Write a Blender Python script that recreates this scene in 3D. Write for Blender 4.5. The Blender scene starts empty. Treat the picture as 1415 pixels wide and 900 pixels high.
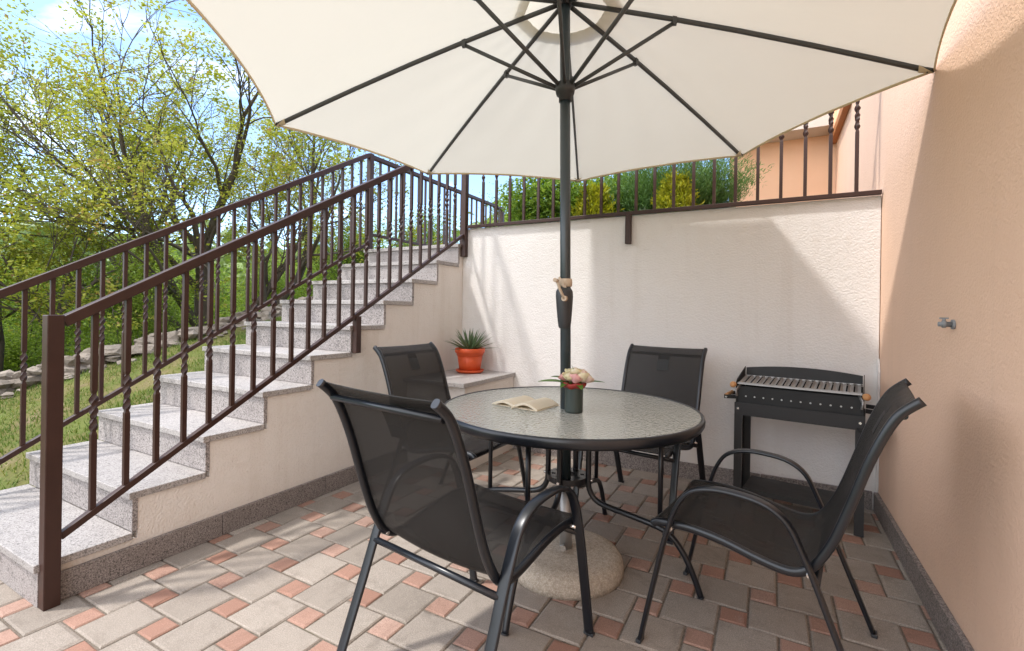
import bpy, math, random
import numpy as np
from mathutils import Vector, Matrix
R = math.radians
scene = bpy.context.scene
COL = scene.collection
rnd = random.Random(7)

# ------------------------------------------------------------------ measured layout (metres)
X0, X1, YB = -2.381, 0.567, 3.477          # stair side wall, house wall, back wall
Y0, TR, RI, R1, SW = 0.7246, 0.2972, 0.1715, 0.1643, 1.106
WT = 1.843                                  # top of the back wall

# ------------------------------------------------------------------ materials
def nodes(name):
    m = bpy.data.materials.new(name); m.use_nodes = True
    nt = m.node_tree; nt.nodes.clear()
    out = nt.nodes.new('ShaderNodeOutputMaterial')
    return m, nt, out
def N(nt, t, **kw):
    n = nt.nodes.new(t)
    for k, v in kw.items():
        if k in n.inputs: n.inputs[k].default_value = v
        else: setattr(n, k, v)
    return n
def L(nt, a, b): nt.links.new(a, b)
def coords(nt):
    g = N(nt, 'ShaderNodeNewGeometry'); return g.outputs['Position']
def ocoords(nt):
    g = N(nt, 'ShaderNodeTexCoord'); return g.outputs['Object']
def noise(nt, vec, scale, detail=4.0, rough=.55, dist=0.0):
    n = N(nt, 'ShaderNodeTexNoise'); n.inputs['Scale'].default_value = scale
    n.inputs['Detail'].default_value = detail; n.inputs['Roughness'].default_value = rough
    n.inputs['Distortion'].default_value = dist
    L(nt, vec, n.inputs['Vector']); return n.outputs['Fac']
def ramp(nt, fac, stops):
    r = N(nt, 'ShaderNodeValToRGB'); e = r.color_ramp.elements
    while len(e) < len(stops): e.new(.5)
    for i, (p, c) in enumerate(stops):
        e[i].position = p; e[i].color = (*c, 1) if len(c) == 3 else c
    L(nt, fac, r.inputs['Fac']); return r.outputs['Color']
def mixc(nt, fac, a, b, mode='MIX'):
    m = N(nt, 'ShaderNodeMix', data_type='RGBA', blend_type=mode)
    for s, v in ((0, fac), (6, a), (7, b)):
        if isinstance(v, (int, float)): m.inputs[s].default_value = v
        elif isinstance(v, tuple): m.inputs[s].default_value = (*v, 1) if len(v) == 3 else v
        else: L(nt, v, m.inputs[s])
    return m.outputs[2]
def bump(nt, h, strength=.3, dist=.01, normal=None):
    b = N(nt, 'ShaderNodeBump'); b.inputs['Strength'].default_value = strength
    b.inputs['Distance'].default_value = dist; L(nt, h, b.inputs['Height'])
    if normal is not None: L(nt, normal, b.inputs['Normal'])
    return b.outputs['Normal']
def bsdf(nt, out, color, rough=.6, normal=None, metal=0.0, spec=.5):
    p = N(nt, 'ShaderNodeBsdfPrincipled')
    if isinstance(color, tuple): p.inputs['Base Color'].default_value = (*color, 1)
    else: L(nt, color, p.inputs['Base Color'])
    if isinstance(rough, (int, float)): p.inputs['Roughness'].default_value = rough
    else: L(nt, rough, p.inputs['Roughness'])
    p.inputs['Metallic'].default_value = metal
    p.inputs['Specular IOR Level'].default_value = spec
    if normal is not None: L(nt, normal, p.inputs['Normal'])
    L(nt, p.outputs[0], out.inputs['Surface']); return p

def stucco(name, base, dirt, dirt_amt=.35, grain=95, strength=.55, low=None):
    m, nt, out = nodes(name); v = coords(nt)
    big = noise(nt, v, 1.3, 5, .6); mid = noise(nt, v, 9, 5, .65); fine = noise(nt, v, grain, 3, .6)
    c = mixc(nt, ramp(nt, big, [(.35, (0, 0, 0)), (.75, (1, 1, 1))]), base, tuple(x * .94 for x in base))
    d = N(nt, 'ShaderNodeMath', operation='MULTIPLY'); L(nt, ramp(nt, mid, [(.52, (0, 0, 0)), (.8, (1, 1, 1))]), d.inputs[0]); d.inputs[1].default_value = dirt_amt
    c = mixc(nt, d.outputs[0], c, dirt)
    if low is not None:                      # splash dirt with a ragged edge above the skirting, and vertical streaks
        sx = N(nt, 'ShaderNodeSeparateXYZ'); L(nt, v, sx.inputs[0])
        mp = N(nt, 'ShaderNodeMapping'); mp.inputs['Scale'].default_value = (7, 7, .5); L(nt, v, mp.inputs['Vector'])
        st = noise(nt, mp.outputs[0], 1.0, 4, .6)
        a = N(nt, 'ShaderNodeMath', operation='MULTIPLY_ADD'); L(nt, mid, a.inputs[0]); a.inputs[1].default_value = .45; L(nt, sx.outputs['Z'], a.inputs[2])
        k = ramp(nt, a.outputs[0], [(.25, (1, 1, 1)), (.50, (0, 0, 0))])
        k2 = N(nt, 'ShaderNodeMath', operation='MULTIPLY'); L(nt, k, k2.inputs[0]); k2.inputs[1].default_value = .30
        c = mixc(nt, k2.outputs[0], c, low)
        k3 = N(nt, 'ShaderNodeMath', operation='MULTIPLY'); L(nt, ramp(nt, st, [(.55, (0, 0, 0)), (.78, (1, 1, 1))]), k3.inputs[0]); k3.inputs[1].default_value = .28
        c = mixc(nt, k3.outputs[0], c, low)
    n1 = bump(nt, fine, strength, .006); n2 = bump(nt, mid, .22, .012, n1)
    bsdf(nt, out, c, .92, n2, spec=.2); return m

def granite(name, a, b, dark, scale=190, rough=.55):
    m, nt, out = nodes(name); v0 = coords(nt)
    oi = N(nt, 'ShaderNodeObjectInfo'); va = N(nt, 'ShaderNodeVectorMath', operation='ADD'); L(nt, v0, va.inputs[0]); L(nt, oi.outputs['Random'], va.inputs[1]); v = va.outputs[0]
    n1 = noise(nt, v, scale, 3, .7); n2 = noise(nt, v, scale * .45, 2, .6); n3 = noise(nt, v, 3, 4, .6)
    c = ramp(nt, n1, [(.36, dark), (.46, b), (.56, a), (.68, tuple(min(1, x * 1.25) for x in a))])
    c = mixc(nt, ramp(nt, n2, [(.58, (0, 0, 0)), (.66, (1, 1, 1))]), c, dark)
    c = mixc(nt, ramp(nt, n3, [(.3, (0, 0, 0)), (.8, (.35, .35, .35))]), c, tuple(x * .8 for x in b))
    st = noise(nt, v, 11, 5, .7)
    c = mixc(nt, ramp(nt, st, [(.50, (0, 0, 0)), (.80, (.55, .55, .55))]), c, tuple(x * .62 for x in b))
    br = N(nt, 'ShaderNodeMapRange'); L(nt, oi.outputs['Random'], br.inputs[0]); br.inputs[3].default_value = .86; br.inputs[4].default_value = 1.10
    hv = N(nt, 'ShaderNodeHueSaturation'); L(nt, c, hv.inputs['Color']); L(nt, br.outputs[0], hv.inputs['Value']); c = hv.outputs[0]
    bsdf(nt, out, c, rough, bump(nt, n1, .08, .002), spec=.35); return m

def paint(name, col, rough=.35, var=.25, spec=.5, bumpy=.03, metal=0.0):
    m, nt, out = nodes(name); v = ocoords(nt)
    n = noise(nt, v, 14, 4, .6); f = noise(nt, v, 240, 2, .5)
    c = mixc(nt, n, tuple(x * (1 - var) for x in col), tuple(min(1, x * (1 + var)) for x in col))
    rr = N(nt, 'ShaderNodeMapRange'); L(nt, n, rr.inputs[0]); rr.inputs[3].default_value = rough * .8; rr.inputs[4].default_value = min(1, rough * 1.3)
    bsdf(nt, out, c, rr.outputs[0], bump(nt, f, bumpy, .001), metal=metal, spec=spec); return m

def paver_mat(name, a, b, speck):
    m, nt, out = nodes(name); v = coords(nt)
    t = N(nt, 'ShaderNodeAttribute', attribute_name='tint').outputs['Fac']
    g = noise(nt, v, 260, 3, .7); mid = noise(nt, v, 16, 5, .65); big = noise(nt, v, 1.6, 4, .6)
    c = mixc(nt, t, a, b)
    wn = N(nt, 'ShaderNodeTexWhiteNoise', noise_dimensions='1D'); L(nt, t, wn.inputs['W'])     # every block its own value
    hv = N(nt, 'ShaderNodeHueSaturation'); L(nt, c, hv.inputs['Color'])
    r1 = N(nt, 'ShaderNodeMapRange'); L(nt, wn.outputs['Value'], r1.inputs[0]); r1.inputs[3].default_value = .87; r1.inputs[4].default_value = 1.10
    L(nt, r1.outputs[0], hv.inputs['Value']); c = hv.outputs[0]
    sc = noise(nt, v, 5.5, 6, .72, .8)
    c = mixc(nt, ramp(nt, sc, [(.54, (0, 0, 0)), (.66, (.42, .42, .42))]), c, speck)
    c = mixc(nt, ramp(nt, sc, [(.30, (.30, .30, .30)), (.42, (0, 0, 0))]), c, (.50, .45, .39))
    c = mixc(nt, ramp(nt, g, [(.42, (.55, .55, .55)), (.6, (0, 0, 0))]), c, speck)
    c = mixc(nt, ramp(nt, g, [(.62, (0, 0, 0)), (.74, (.45, .45, .45))]), c, tuple(min(1, x * 1.5) for x in b))
    c = mixc(nt, ramp(nt, mid, [(.5, (0, 0, 0)), (.78, (.38, .38, .38))]), c, speck)
    c = mixc(nt, ramp(nt, big, [(.45, (0, 0, 0)), (.75, (.3, .3, .3))]), c, tuple(min(1, x * 1.22) for x in a))
    bsdf(nt, out, c, .85, bump(nt, g, .35, .003), spec=.25); return m

def leaf_mat(name, stops, trans=.45, rough=.5):
    m, nt, out = nodes(name)
    t = N(nt, 'ShaderNodeAttribute', attribute_name='tint').outputs['Fac']
    c = ramp(nt, t, stops)
    p = N(nt, 'ShaderNodeBsdfPrincipled'); L(nt, c, p.inputs['Base Color']); p.inputs['Roughness'].default_value = rough
    p.inputs['Specular IOR Level'].default_value = .3
    tr = N(nt, 'ShaderNodeBsdfTranslucent'); L(nt, mixc(nt, 1.0, c, (1.0, 1.0, .55), 'MULTIPLY'), tr.inputs['Color'])
    mx = N(nt, 'ShaderNodeMixShader'); mx.inputs[0].default_value = trans
    L(nt, p.outputs[0], mx.inputs[1]); L(nt, tr.outputs[0], mx.inputs[2]); L(nt, mx.outputs[0], out.inputs['Surface']); return m

M = {}
M['white_stucco'] = stucco('white_stucco', (.745, .715, .69), (.63, .59, .55), .28, strength=.8, low=(.54, .48, .43))
M['stair_stucco'] = stucco('stair_stucco', strength=.95, base=(.75, .70, .65), dirt=(.60, .52, .45), dirt_amt=.38, low=(.50, .41, .32))
M['peach_stucco'] = stucco('peach_stucco', (.84, .575, .42), (.79, .525, .37), .28, strength=.6, low=(.66, .46, .34))
M['orange_stucco'] = stucco('orange_stucco', (.84, .54, .35), (.78, .49, .31), .2)
M['granite_light'] = granite('granite_light', (.46, .43, .41), (.36, .335, .32), (.17, .155, .15))
M['granite_side'] = granite('granite_side', (.42, .385, .37), (.27, .24, .23), (.10, .09, .09))
M['granite_dark'] = granite('granite_dark', (.33, .285, .265), (.20, .17, .155), (.075, .065, .06))
M['brown_metal'] = paint('brown_metal', (.040, .0165, .0115), .42, .3, spec=.38)
M['black_frame'] = paint('black_frame', (.006, .008, .012), .30, .25, spec=.55)
M['grill_black'] = paint('grill_black', (.018, .017, .017), .55, .3)
M['grill_box'] = paint('grill_box', (.009, .009, .009), .6, .3)
M['steel'] = paint('steel', (.42, .41, .40), .48, .2, metal=.85)
M['bright_steel'] = paint('bright_steel', (.75, .75, .74), .25, .1, metal=1.0)
M['wood'] = paint('wood', (.50, .25, .10), .6, .25)
M['pole'] = paint('pole', (.022, .034, .040), .33, .15, spec=.7)
M['rib_metal'] = paint('rib_metal', (.055, .057, .058), .42, .15)
M['plastic_dark'] = paint('plastic_dark', (.030, .032, .035), .45, .2)
M['crank_beige'] = paint('crank_beige', (.48, .38, .28), .6, .15)
M['terracotta'] = paint('terracotta', (.60, .085, .022), .42, .12, spec=.4)
M['soil'] = paint('soil', (.035, .024, .016), .95, .4)
M['grey_plastic'] = paint('grey_plastic', (.22, .23, .24), .5, .1)
M['vase_green'] = paint('vase_green', (.030, .042, .036), .45, .25)
M['red_ribbon'] = paint('red_ribbon', (.26, .022, .016), .55, .2)
M['cord'] = paint('cord', (.5, .48, .44), .8, .1)
M['soffit'] = stucco('soffit', (.62, .56, .50), (.55, .5, .45), .2)
M['beam_orange'] = paint('beam_orange', (.42, .16, .05), .6, .2)
M['earth'] = paint('earth', (.10, .075, .05), .95, .3)
M['paver_grey'] = paver_mat('paver_grey', (.305, .263, .222), (.37, .322, .276), (.145, .120, .098))
M['paver_red'] = paver_mat('paver_red', (.30, .155, .11), (.41, .275, .22), (.19, .115, .085))

def mk_joint():
    m, nt, out = nodes('joint_sand'); v = coords(nt)
    n = noise(nt, v, 120, 4, .7); b = noise(nt, v, 3.0, 3, .6)
    c = ramp(nt, n, [(.3, (.075, .060, .045)), (.7, (.23, .19, .15))])
    c = mixc(nt, ramp(nt, b, [(.6, (0, 0, 0)), (.8, (.4, .4, .4))]), c, (.08, .09, .035))
    bsdf(nt, out, c, .95, bump(nt, n, .5, .004)); return m
M['joint'] = mk_joint()

def mk_concrete():
    m, nt, out = nodes('washed_concrete'); v = coords(nt)
    vo = N(nt, 'ShaderNodeTexVoronoi'); vo.inputs['Scale'].default_value = 170; L(nt, v, vo.inputs['Vector'])
    n = noise(nt, v, 60, 4, .7)
    c = mixc(nt, .55, ramp(nt, n, [(.3, (.37, .315, .25)), (.7, (.58, .51, .42))]), ramp(nt, vo.outputs['Distance'], [(.1, (.75, .75, .75)), (.6, (.25, .25, .25))]), 'SOFT_LIGHT')
    bsdf(nt, out, c, .85, bump(nt, vo.outputs['Distance'], .5, .004)); return m
M['concrete'] = mk_concrete()

def mk_sling():
    m, nt, out = nodes('mesh_fabric'); v = ocoords(nt)
    w1 = N(nt, 'ShaderNodeTexWave', wave_type='BANDS', bands_direction='X'); w1.inputs['Scale'].default_value = 150
    w2 = N(nt, 'ShaderNodeTexWave', wave_type='BANDS', bands_direction='Z'); w2.inputs['Scale'].default_value = 150
    for w in (w1, w2): L(nt, v, w.inputs['Vector'])
    ad = N(nt, 'ShaderNodeMath', operation='ADD'); L(nt, w1.outputs['Fac'], ad.inputs[0]); L(nt, w2.outputs['Fac'], ad.inputs[1])
    n = noise(nt, v, 5, 4, .6)
    c = mixc(nt, n, (.014, .013, .0125), (.030, .028, .027))
    p = N(nt, 'ShaderNodeBsdfPrincipled'); L(nt, c, p.inputs['Base Color']); p.inputs['Roughness'].default_value = .55
    p.inputs['Specular IOR Level'].default_value = .22
    L(nt, bump(nt, ad.outputs[0], .25, .001), p.inputs['Normal'])
    t = N(nt, 'ShaderNodeBsdfTransparent'); mx = N(nt, 'ShaderNodeMixShader'); mx.inputs[0].default_value = .26
    L(nt, p.outputs[0], mx.inputs[1]); L(nt, t.outputs[0], mx.inputs[2]); L(nt, mx.outputs[0], out.inputs['Surface']); return m
M['sling'] = mk_sling()

def mk_glass():
    m, nt, out = nodes('rippled_glass'); v = coords(nt)
    vo = N(nt, 'ShaderNodeTexVoronoi', feature='SMOOTH_F1'); vo.inputs['Scale'].default_value = 95; L(nt, v, vo.inputs['Vector'])
    n = noise(nt, v, 55, 3, .5, .6)
    h = N(nt, 'ShaderNodeMath', operation='ADD'); L(nt, vo.outputs['Distance'], h.inputs[0]); L(nt, n, h.inputs[1])
    nm = bump(nt, h.outputs[0], .28, .010)
    gl = N(nt, 'ShaderNodeBsdfGlossy'); gl.inputs['Roughness'].default_value = .08; gl.inputs['Color'].default_value = (.95, .97, .94, 1); L(nt, nm, gl.inputs['Normal'])
    rf = N(nt, 'ShaderNodeBsdfTransparent'); rf.inputs['Color'].default_value = (.72, .77, .72, 1)
    df = N(nt, 'ShaderNodeBsdfDiffuse'); df.inputs['Color'].default_value = (.66, .66, .59, 1); L(nt, nm, df.inputs['Normal'])
    tl = N(nt, 'ShaderNodeBsdfTranslucent'); tl.inputs['Color'].default_value = (.60, .62, .56, 1)
    a = N(nt, 'ShaderNodeMixShader'); a.inputs[0].default_value = .3; L(nt, df.outputs[0], a.inputs[1]); L(nt, tl.outputs[0], a.inputs[2])
    b = N(nt, 'ShaderNodeMixShader'); b.inputs[0].default_value = .80; L(nt, rf.outputs[0], b.inputs[1]); L(nt, a.outputs[0], b.inputs[2])
    fr = N(nt, 'ShaderNodeFresnel'); fr.inputs['IOR'].default_value = 1.9; L(nt, nm, fr.inputs['Normal'])
    mx = N(nt, 'ShaderNodeMixShader'); L(nt, fr.outputs[0], mx.inputs[0]); L(nt, b.outputs[0], mx.inputs[1]); L(nt, gl.outputs[0], mx.inputs[2])
    L(nt, mx.outputs[0], out.inputs['Surface']); return m
M['glass'] = mk_glass()

def mk_cloth(name, col, trans):
    m, nt, out = nodes(name); v = coords(nt)
    n = noise(nt, v, 420, 2, .5); b = noise(nt, v, 2.2, 4, .55)
    c = mixc(nt, b, tuple(x * .965 for x in col), col)
    d = N(nt, 'ShaderNodeBsdfDiffuse'); L(nt, c, d.inputs['Color'])
    nm = bump(nt, n, .06, .001); nm2 = bump(nt, b, .25, .02, nm); L(nt, nm2, d.inputs['Normal'])
    t = N(nt, 'ShaderNodeBsdfTranslucent'); L(nt, c, t.inputs['Color']); L(nt, nm2, t.inputs['Normal'])
    mx = N(nt, 'ShaderNodeMixShader'); mx.inputs[0].default_value = trans
    L(nt, d.outputs[0], mx.inputs[1]); L(nt, t.outputs[0], mx.inputs[2]); L(nt, mx.outputs[0], out.inputs['Surface']); return m
M['canopy'] = mk_cloth('canopy_cloth', (.655, .628, .54), .37)
M['vent'] = mk_cloth('vent_cloth', (.70, .65, .54), .42)
M['hem'] = mk_cloth('hem_cloth', (.74, .64, .46), .3)
M['paper'] = mk_cloth('paper', (.80, .72, .57), .25)
M['bark'] = None
def mk_bark(name, a, b):
    m, nt, out = nodes(name); v = coords(nt)
    mp = N(nt, 'ShaderNodeMapping'); mp.inputs['Scale'].default_value = (1, 1, .25); L(nt, v, mp.inputs['Vector'])
    n = noise(nt, mp.outputs[0], 28, 5, .7); k = noise(nt, v, 4, 4, .6)
    c = mixc(nt, n, a, b); c = mixc(nt, ramp(nt, k, [(.55, (0, 0, 0)), (.75, (.5, .5, .5))]), c, (.19, .185, .15))
    bsdf(nt, out, c, .9, bump(nt, n, .7, .02)); return m
M['bark'] = mk_bark('bark', (.045, .036, .028), (.13, .105, .08))
M['leaf_spring'] = leaf_mat('leaf_spring', [(0, (.21, .25, .03)), (.45, (.38, .41, .06)), (.8, (.48, .49, .11)), (1, (.40, .27, .11))], .5)
M['leaf_fresh'] = leaf_mat('leaf_fresh', [(0, (.15, .24, .03)), (.5, (.29, .40, .06)), (1, (.40, .48, .10))], .5)
M['leaf_bush'] = leaf_mat('leaf_bush', [(0, (.06, .13, .018)), (.5, (.17, .29, .038)), (1, (.34, .44, .08))])
M['leaf_gold'] = leaf_mat('leaf_gold', [(0, (.16, .21, .015)), (.5, (.34, .37, .02)), (1, (.50, .46, .04))])
M['leaf_dark'] = leaf_mat('leaf_dark', [(0, (.04, .10, .026)), (.5, (.095, .20, .05)), (1, (.19, .31, .09))], .3)
M['leaf_grey'] = leaf_mat('leaf_grey', [(0, (.08, .13, .07)), (1, (.20, .27, .17))], .3)
M['leaf_far'] = leaf_mat('leaf_far', [(0, (.13, .19, .06)), (.5, (.20, .27, .085)), (1, (.27, .33, .11))], .25)  # slight haze painted into the paler far green
M['aloe'] = leaf_mat('aloe', [(0, (.075, .13, .065)), (.6, (.13, .19, .09)), (1, (.22, .20, .10))], .12, .4)
M['rose_leaf'] = leaf_mat('rose_leaf', [(0, (.05, .13, .02)), (1, (.12, .24, .04))], .25, .4)
M['petal'] = leaf_mat('petal', [(0, (.80, .76, .55)), (.4, (.84, .76, .66)), (.7, (.80, .52, .50)), (1, (.75, .33, .36))], .3)
M['grass'] = leaf_mat('grass_blades', [(0, (.07, .13, .022)), (.5, (.14, .20, .035)), (.8, (.26, .25, .08)), (1, (.40, .34, .18))], .3, .7)

def mk_ground():
    m, nt, out = nodes('lawn_soil'); v = coords(nt)
    n = noise(nt, v, 2.2, 5, .65); f = noise(nt, v, 45, 4, .7); far = noise(nt, v, .06, 5, .65)
    c = ramp(nt, n, [(.32, (.20, .155, .09)), (.45, (.15, .14, .05)), (.58, (.10, .13, .03)), (.75, (.14, .165, .045))])
    c = mixc(nt, ramp(nt, f, [(.35, (.5, .5, .5)), (.6, (0, 0, 0))]), c, (.12, .10, .05))
    sx = N(nt, 'ShaderNodeSeparateXYZ'); L(nt, v, sx.inputs[0])
    k = N(nt, 'ShaderNodeMapRange'); L(nt, sx.outputs['X'], k.inputs[0]); k.inputs[1].default_value = -7.0; k.inputs[2].default_value = -8.2
    wood = mixc(nt, far, (.06, .095, .022), (.12, .165, .04))
    c = mixc(nt, k.outputs[0], c, wood)
    bsdf(nt, out, c, .95, bump(nt, f, .6, .03), spec=.1); return m
M['ground'] = mk_ground()
def mk_stone():
    m, nt, out = nodes('field_stone'); v = coords(nt)
    t = N(nt, 'ShaderNodeAttribute', attribute_name='tint').outputs['Fac']
    n = noise(nt, v, 22, 5, .7); c = mixc(nt, t, (.15, .125, .10), (.31, .265, .225))
    c = mixc(nt, ramp(nt, n, [(.4, (.5, .5, .5)), (.65, (0, 0, 0))]), c, (.16, .13, .10))
    bsdf(nt, out, c, .9, bump(nt, n, .6, .02)); return m
M['stone'] = mk_stone()

# ------------------------------------------------------------------ mesh helpers
class MB:
    def __init__(s): s.v = []; s.f = []; s.mi = []; s.t = []; s.sm = []
    def add(s, verts, faces, mi=0, tint=.5, smooth=False):
        b = len(s.v); s.v += [tuple(p) for p in verts]
        for f in faces:
            s.f.append(tuple(b + i for i in f)); s.mi.append(mi); s.t.append(tint); s.sm.append(smooth)
        return s
    def box(s, x0, x1, y0, y1, z0, z1, mi=0, tint=.5, T=None):
        vs = [(x, y, z) for x in (x0, x1) for y in (y0, y1) for z in (z0, z1)]
        if T is not None: vs = [tuple(T @ Vector(p)) for p in vs]
        fs = [(0, 1, 3, 2), (4, 6, 7, 5), (0, 4, 5, 1), (2, 3, 7, 6), (0, 2, 6, 4), (1, 5, 7, 3)]
        return s.add(vs, fs, mi, tint)
    def bar(s, p, q, w, h, mi=0, up=(0, 0, 1), tint=.5):
        p, q = Vector(p), Vector(q); d = (q - p).normalized(); u = Vector(up)
        a = d.cross(u).normalized(); b = a.cross(d).normalized()
        vs = [c + a * (i * w / 2) + b * (j * h / 2) for c in (p, q) for i, j in ((-1, -1), (1, -1), (1, 1), (-1, 1))]
        return s.add(vs, [(3, 2, 1, 0), (4, 5, 6, 7)] + [(i, (i + 1) % 4, 4 + (i + 1) % 4, 4 + i) for i in range(4)], mi, tint)
    def sweep(s, pts, rx, ry=None, n=10, mi=0, tint=.5, side=None, caps=True, smooth=True, sq=2.0, rad=None):
        """closed section (superellipse rx along side, ry across) swept along pts; rad scales per point"""
        pts = [Vector(p) for p in pts]; ry = rx if ry is None else ry
        m = len(pts); tang = []
        for i in range(m):
            a = pts[max(0, i - 1)]; b = pts[min(m - 1, i + 1)]; tang.append((b - a).normalized())
        if side is None:
            t0 = tang[0]; sd = t0.cross(Vector((0, 0, 1)))
            if sd.length < 1e-3: sd = t0.cross(Vector((0, 1, 0)))
            sd.normalize()
        else: sd = Vector(side)
        vs = []
        for i in range(m):
            t = tang[i]
            if side is not None: sd = Vector(side)
            sd = (sd - t * sd.dot(t)).normalized(); w = t.cross(sd).normalized()
            k = 1 if rad is None else rad[i]
            for j in range(n):
                a = 2 * math.pi * j / n; c, q = math.cos(a), math.sin(a)
                cx = math.copysign(abs(c) ** (2 / sq), c); cy = math.copysign(abs(q) ** (2 / sq), q)
                vs.append(pts[i] + sd * (cx * rx * k) + w * (cy * ry * k))
        fs = []
        for i in range(m - 1):
            for j in range(n):
                a, b = i * n + j, i * n + (j + 1) % n
                fs.append((a, b, b + n, a + n))
        s.add(vs, fs, mi, tint, smooth)
        if caps:
            b = len(s.v) - m * n
            s.f.append(tuple(b + j for j in reversed(range(n)))); s.mi.append(mi); s.t.append(tint); s.sm.append(False)
            s.f.append(tuple(b + (m - 1) * n + j for j in range(n))); s.mi.append(mi); s.t.append(tint); s.sm.append(False)
        return s
    def lathe(s, prof, c=(0, 0, 0), n=32, mi=0, tint=.5, smooth=True, flute=0, flamp=0):
        vs = []
        for r, z in prof:
            for j in range(n):
                a = 2 * math.pi * j / n; rr = r * (1 + (flamp * math.cos(flute * a) if flute else 0))
                vs.append((c[0] + rr * math.cos(a), c[1] + rr * math.sin(a), c[2] + z))
        fs = [(i * n + j, i * n + (j + 1) % n, (i + 1) * n + (j + 1) % n, (i + 1) * n + j) for i in range(len(prof) - 1) for j in range(n)]
        s.add(vs, fs, mi, tint, smooth); b = len(s.v) - len(vs)
        if prof[0][0] > 1e-5: s.f.append(tuple(b + j for j in reversed(range(n)))); s.mi.append(mi); s.t.append(tint); s.sm.append(False)
        if prof[-1][0] > 1e-5: s.f.append(tuple(b + (len(prof) - 1) * n + j for j in range(n))); s.mi.append(mi); s.t.append(tint); s.sm.append(False)
        return s
    def prism(s, poly, x0, x1, mi=0):           # polygon in (y,z) extruded along x
        n = len(poly); vs = [(x0, y, z) for y, z in poly] + [(x1, y, z) for y, z in poly]
        fs = [tuple(range(n)), tuple(reversed(range(n, 2 * n)))] + [(i, i + n, (i + 1) % n + n, (i + 1) % n) for i in range(n)]
        return s.add(vs, fs, mi)
    def build(s, name, mats, parent=None, bevel=0, seg=2, attr=False, fix=True):
        me = bpy.data.meshes.new(name); me.from_pydata(s.v, [], s.f); me.update()
        for m in (mats if isinstance(mats, (list, tuple)) else [mats]): me.materials.append(M[m])
        me.polygons.foreach_set('material_index', s.mi); me.polygons.foreach_set('use_smooth', s.sm)
        if attr:
            a = me.attributes.new('tint', 'FLOAT', 'FACE'); a.data.foreach_set('value', s.t)
        if fix:
            import bmesh
            bm = bmesh.new(); bm.from_mesh(me); bmesh.ops.recalc_face_normals(bm, faces=bm.faces); bm.to_mesh(me); bm.free()
        o = bpy.data.objects.new(name, me); COL.objects.link(o)
        if parent is not None: o.parent = parent
        if bevel:
            b = o.modifiers.new('bevel', 'BEVEL'); b.width = bevel; b.segments = seg; b.limit_method = 'ANGLE'; b.angle_limit = R(40)
        return o

def npmesh(name, V, F, mat, tint=None, parent=None, smooth=False):
    V = np.asarray(V, np.float32); F = np.asarray(F, np.int32); k = F.shape[1]
    me = bpy.data.meshes.new(name); me.vertices.add(len(V)); me.vertices.foreach_set('co', V.ravel())
    me.loops.add(F.size); me.loops.foreach_set('vertex_index', F.ravel())
    me.polygons.add(len(F)); me.polygons.foreach_set('loop_start', np.arange(0, F.size, k, dtype=np.int32))
    me.polygons.foreach_set('use_smooth', np.full(len(F), smooth))
    me.update(calc_edges=True); me.validate()
    me.materials.append(M[mat])
    if tint is not None:
        a = me.attributes.new('tint', 'FLOAT', 'FACE'); a.data.foreach_set('value', np.asarray(tint, np.float32))
    o = bpy.data.objects.new(name, me); COL.objects.link(o)
    if parent is not None: o.parent = parent
    return o

def tag(o, label=None, cat=None, group=None, kind=None):
    if label: o['label'] = label
    if cat: o['category'] = cat
    if group: o['group'] = group
    if kind: o['kind'] = kind
    return o
def thing(name, label, cat, loc=(0, 0, 0), rz=0.0, group=None):
    o = bpy.data.objects.new(name, None); COL.objects.link(o); o.location = loc; o.rotation_euler = (0, 0, rz)
    o.empty_display_size = .1
    return tag(o, label, cat, group)
def children(o): return [c for c in bpy.data.objects if c.parent is o]
def dup(o, loc, rz, label=None, group=None, scale=None, parent=None):
    c = o.copy(); COL.objects.link(c)
    if parent is not None: c.parent = parent
    else:
        c.location = loc; c.rotation_euler = (0, 0, rz)
        if scale: c.scale = scale
        if label: c['label'] = label
        if group: c['group'] = group
    for ch in children(o): dup(ch, None, None, parent=c)
    return c

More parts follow.
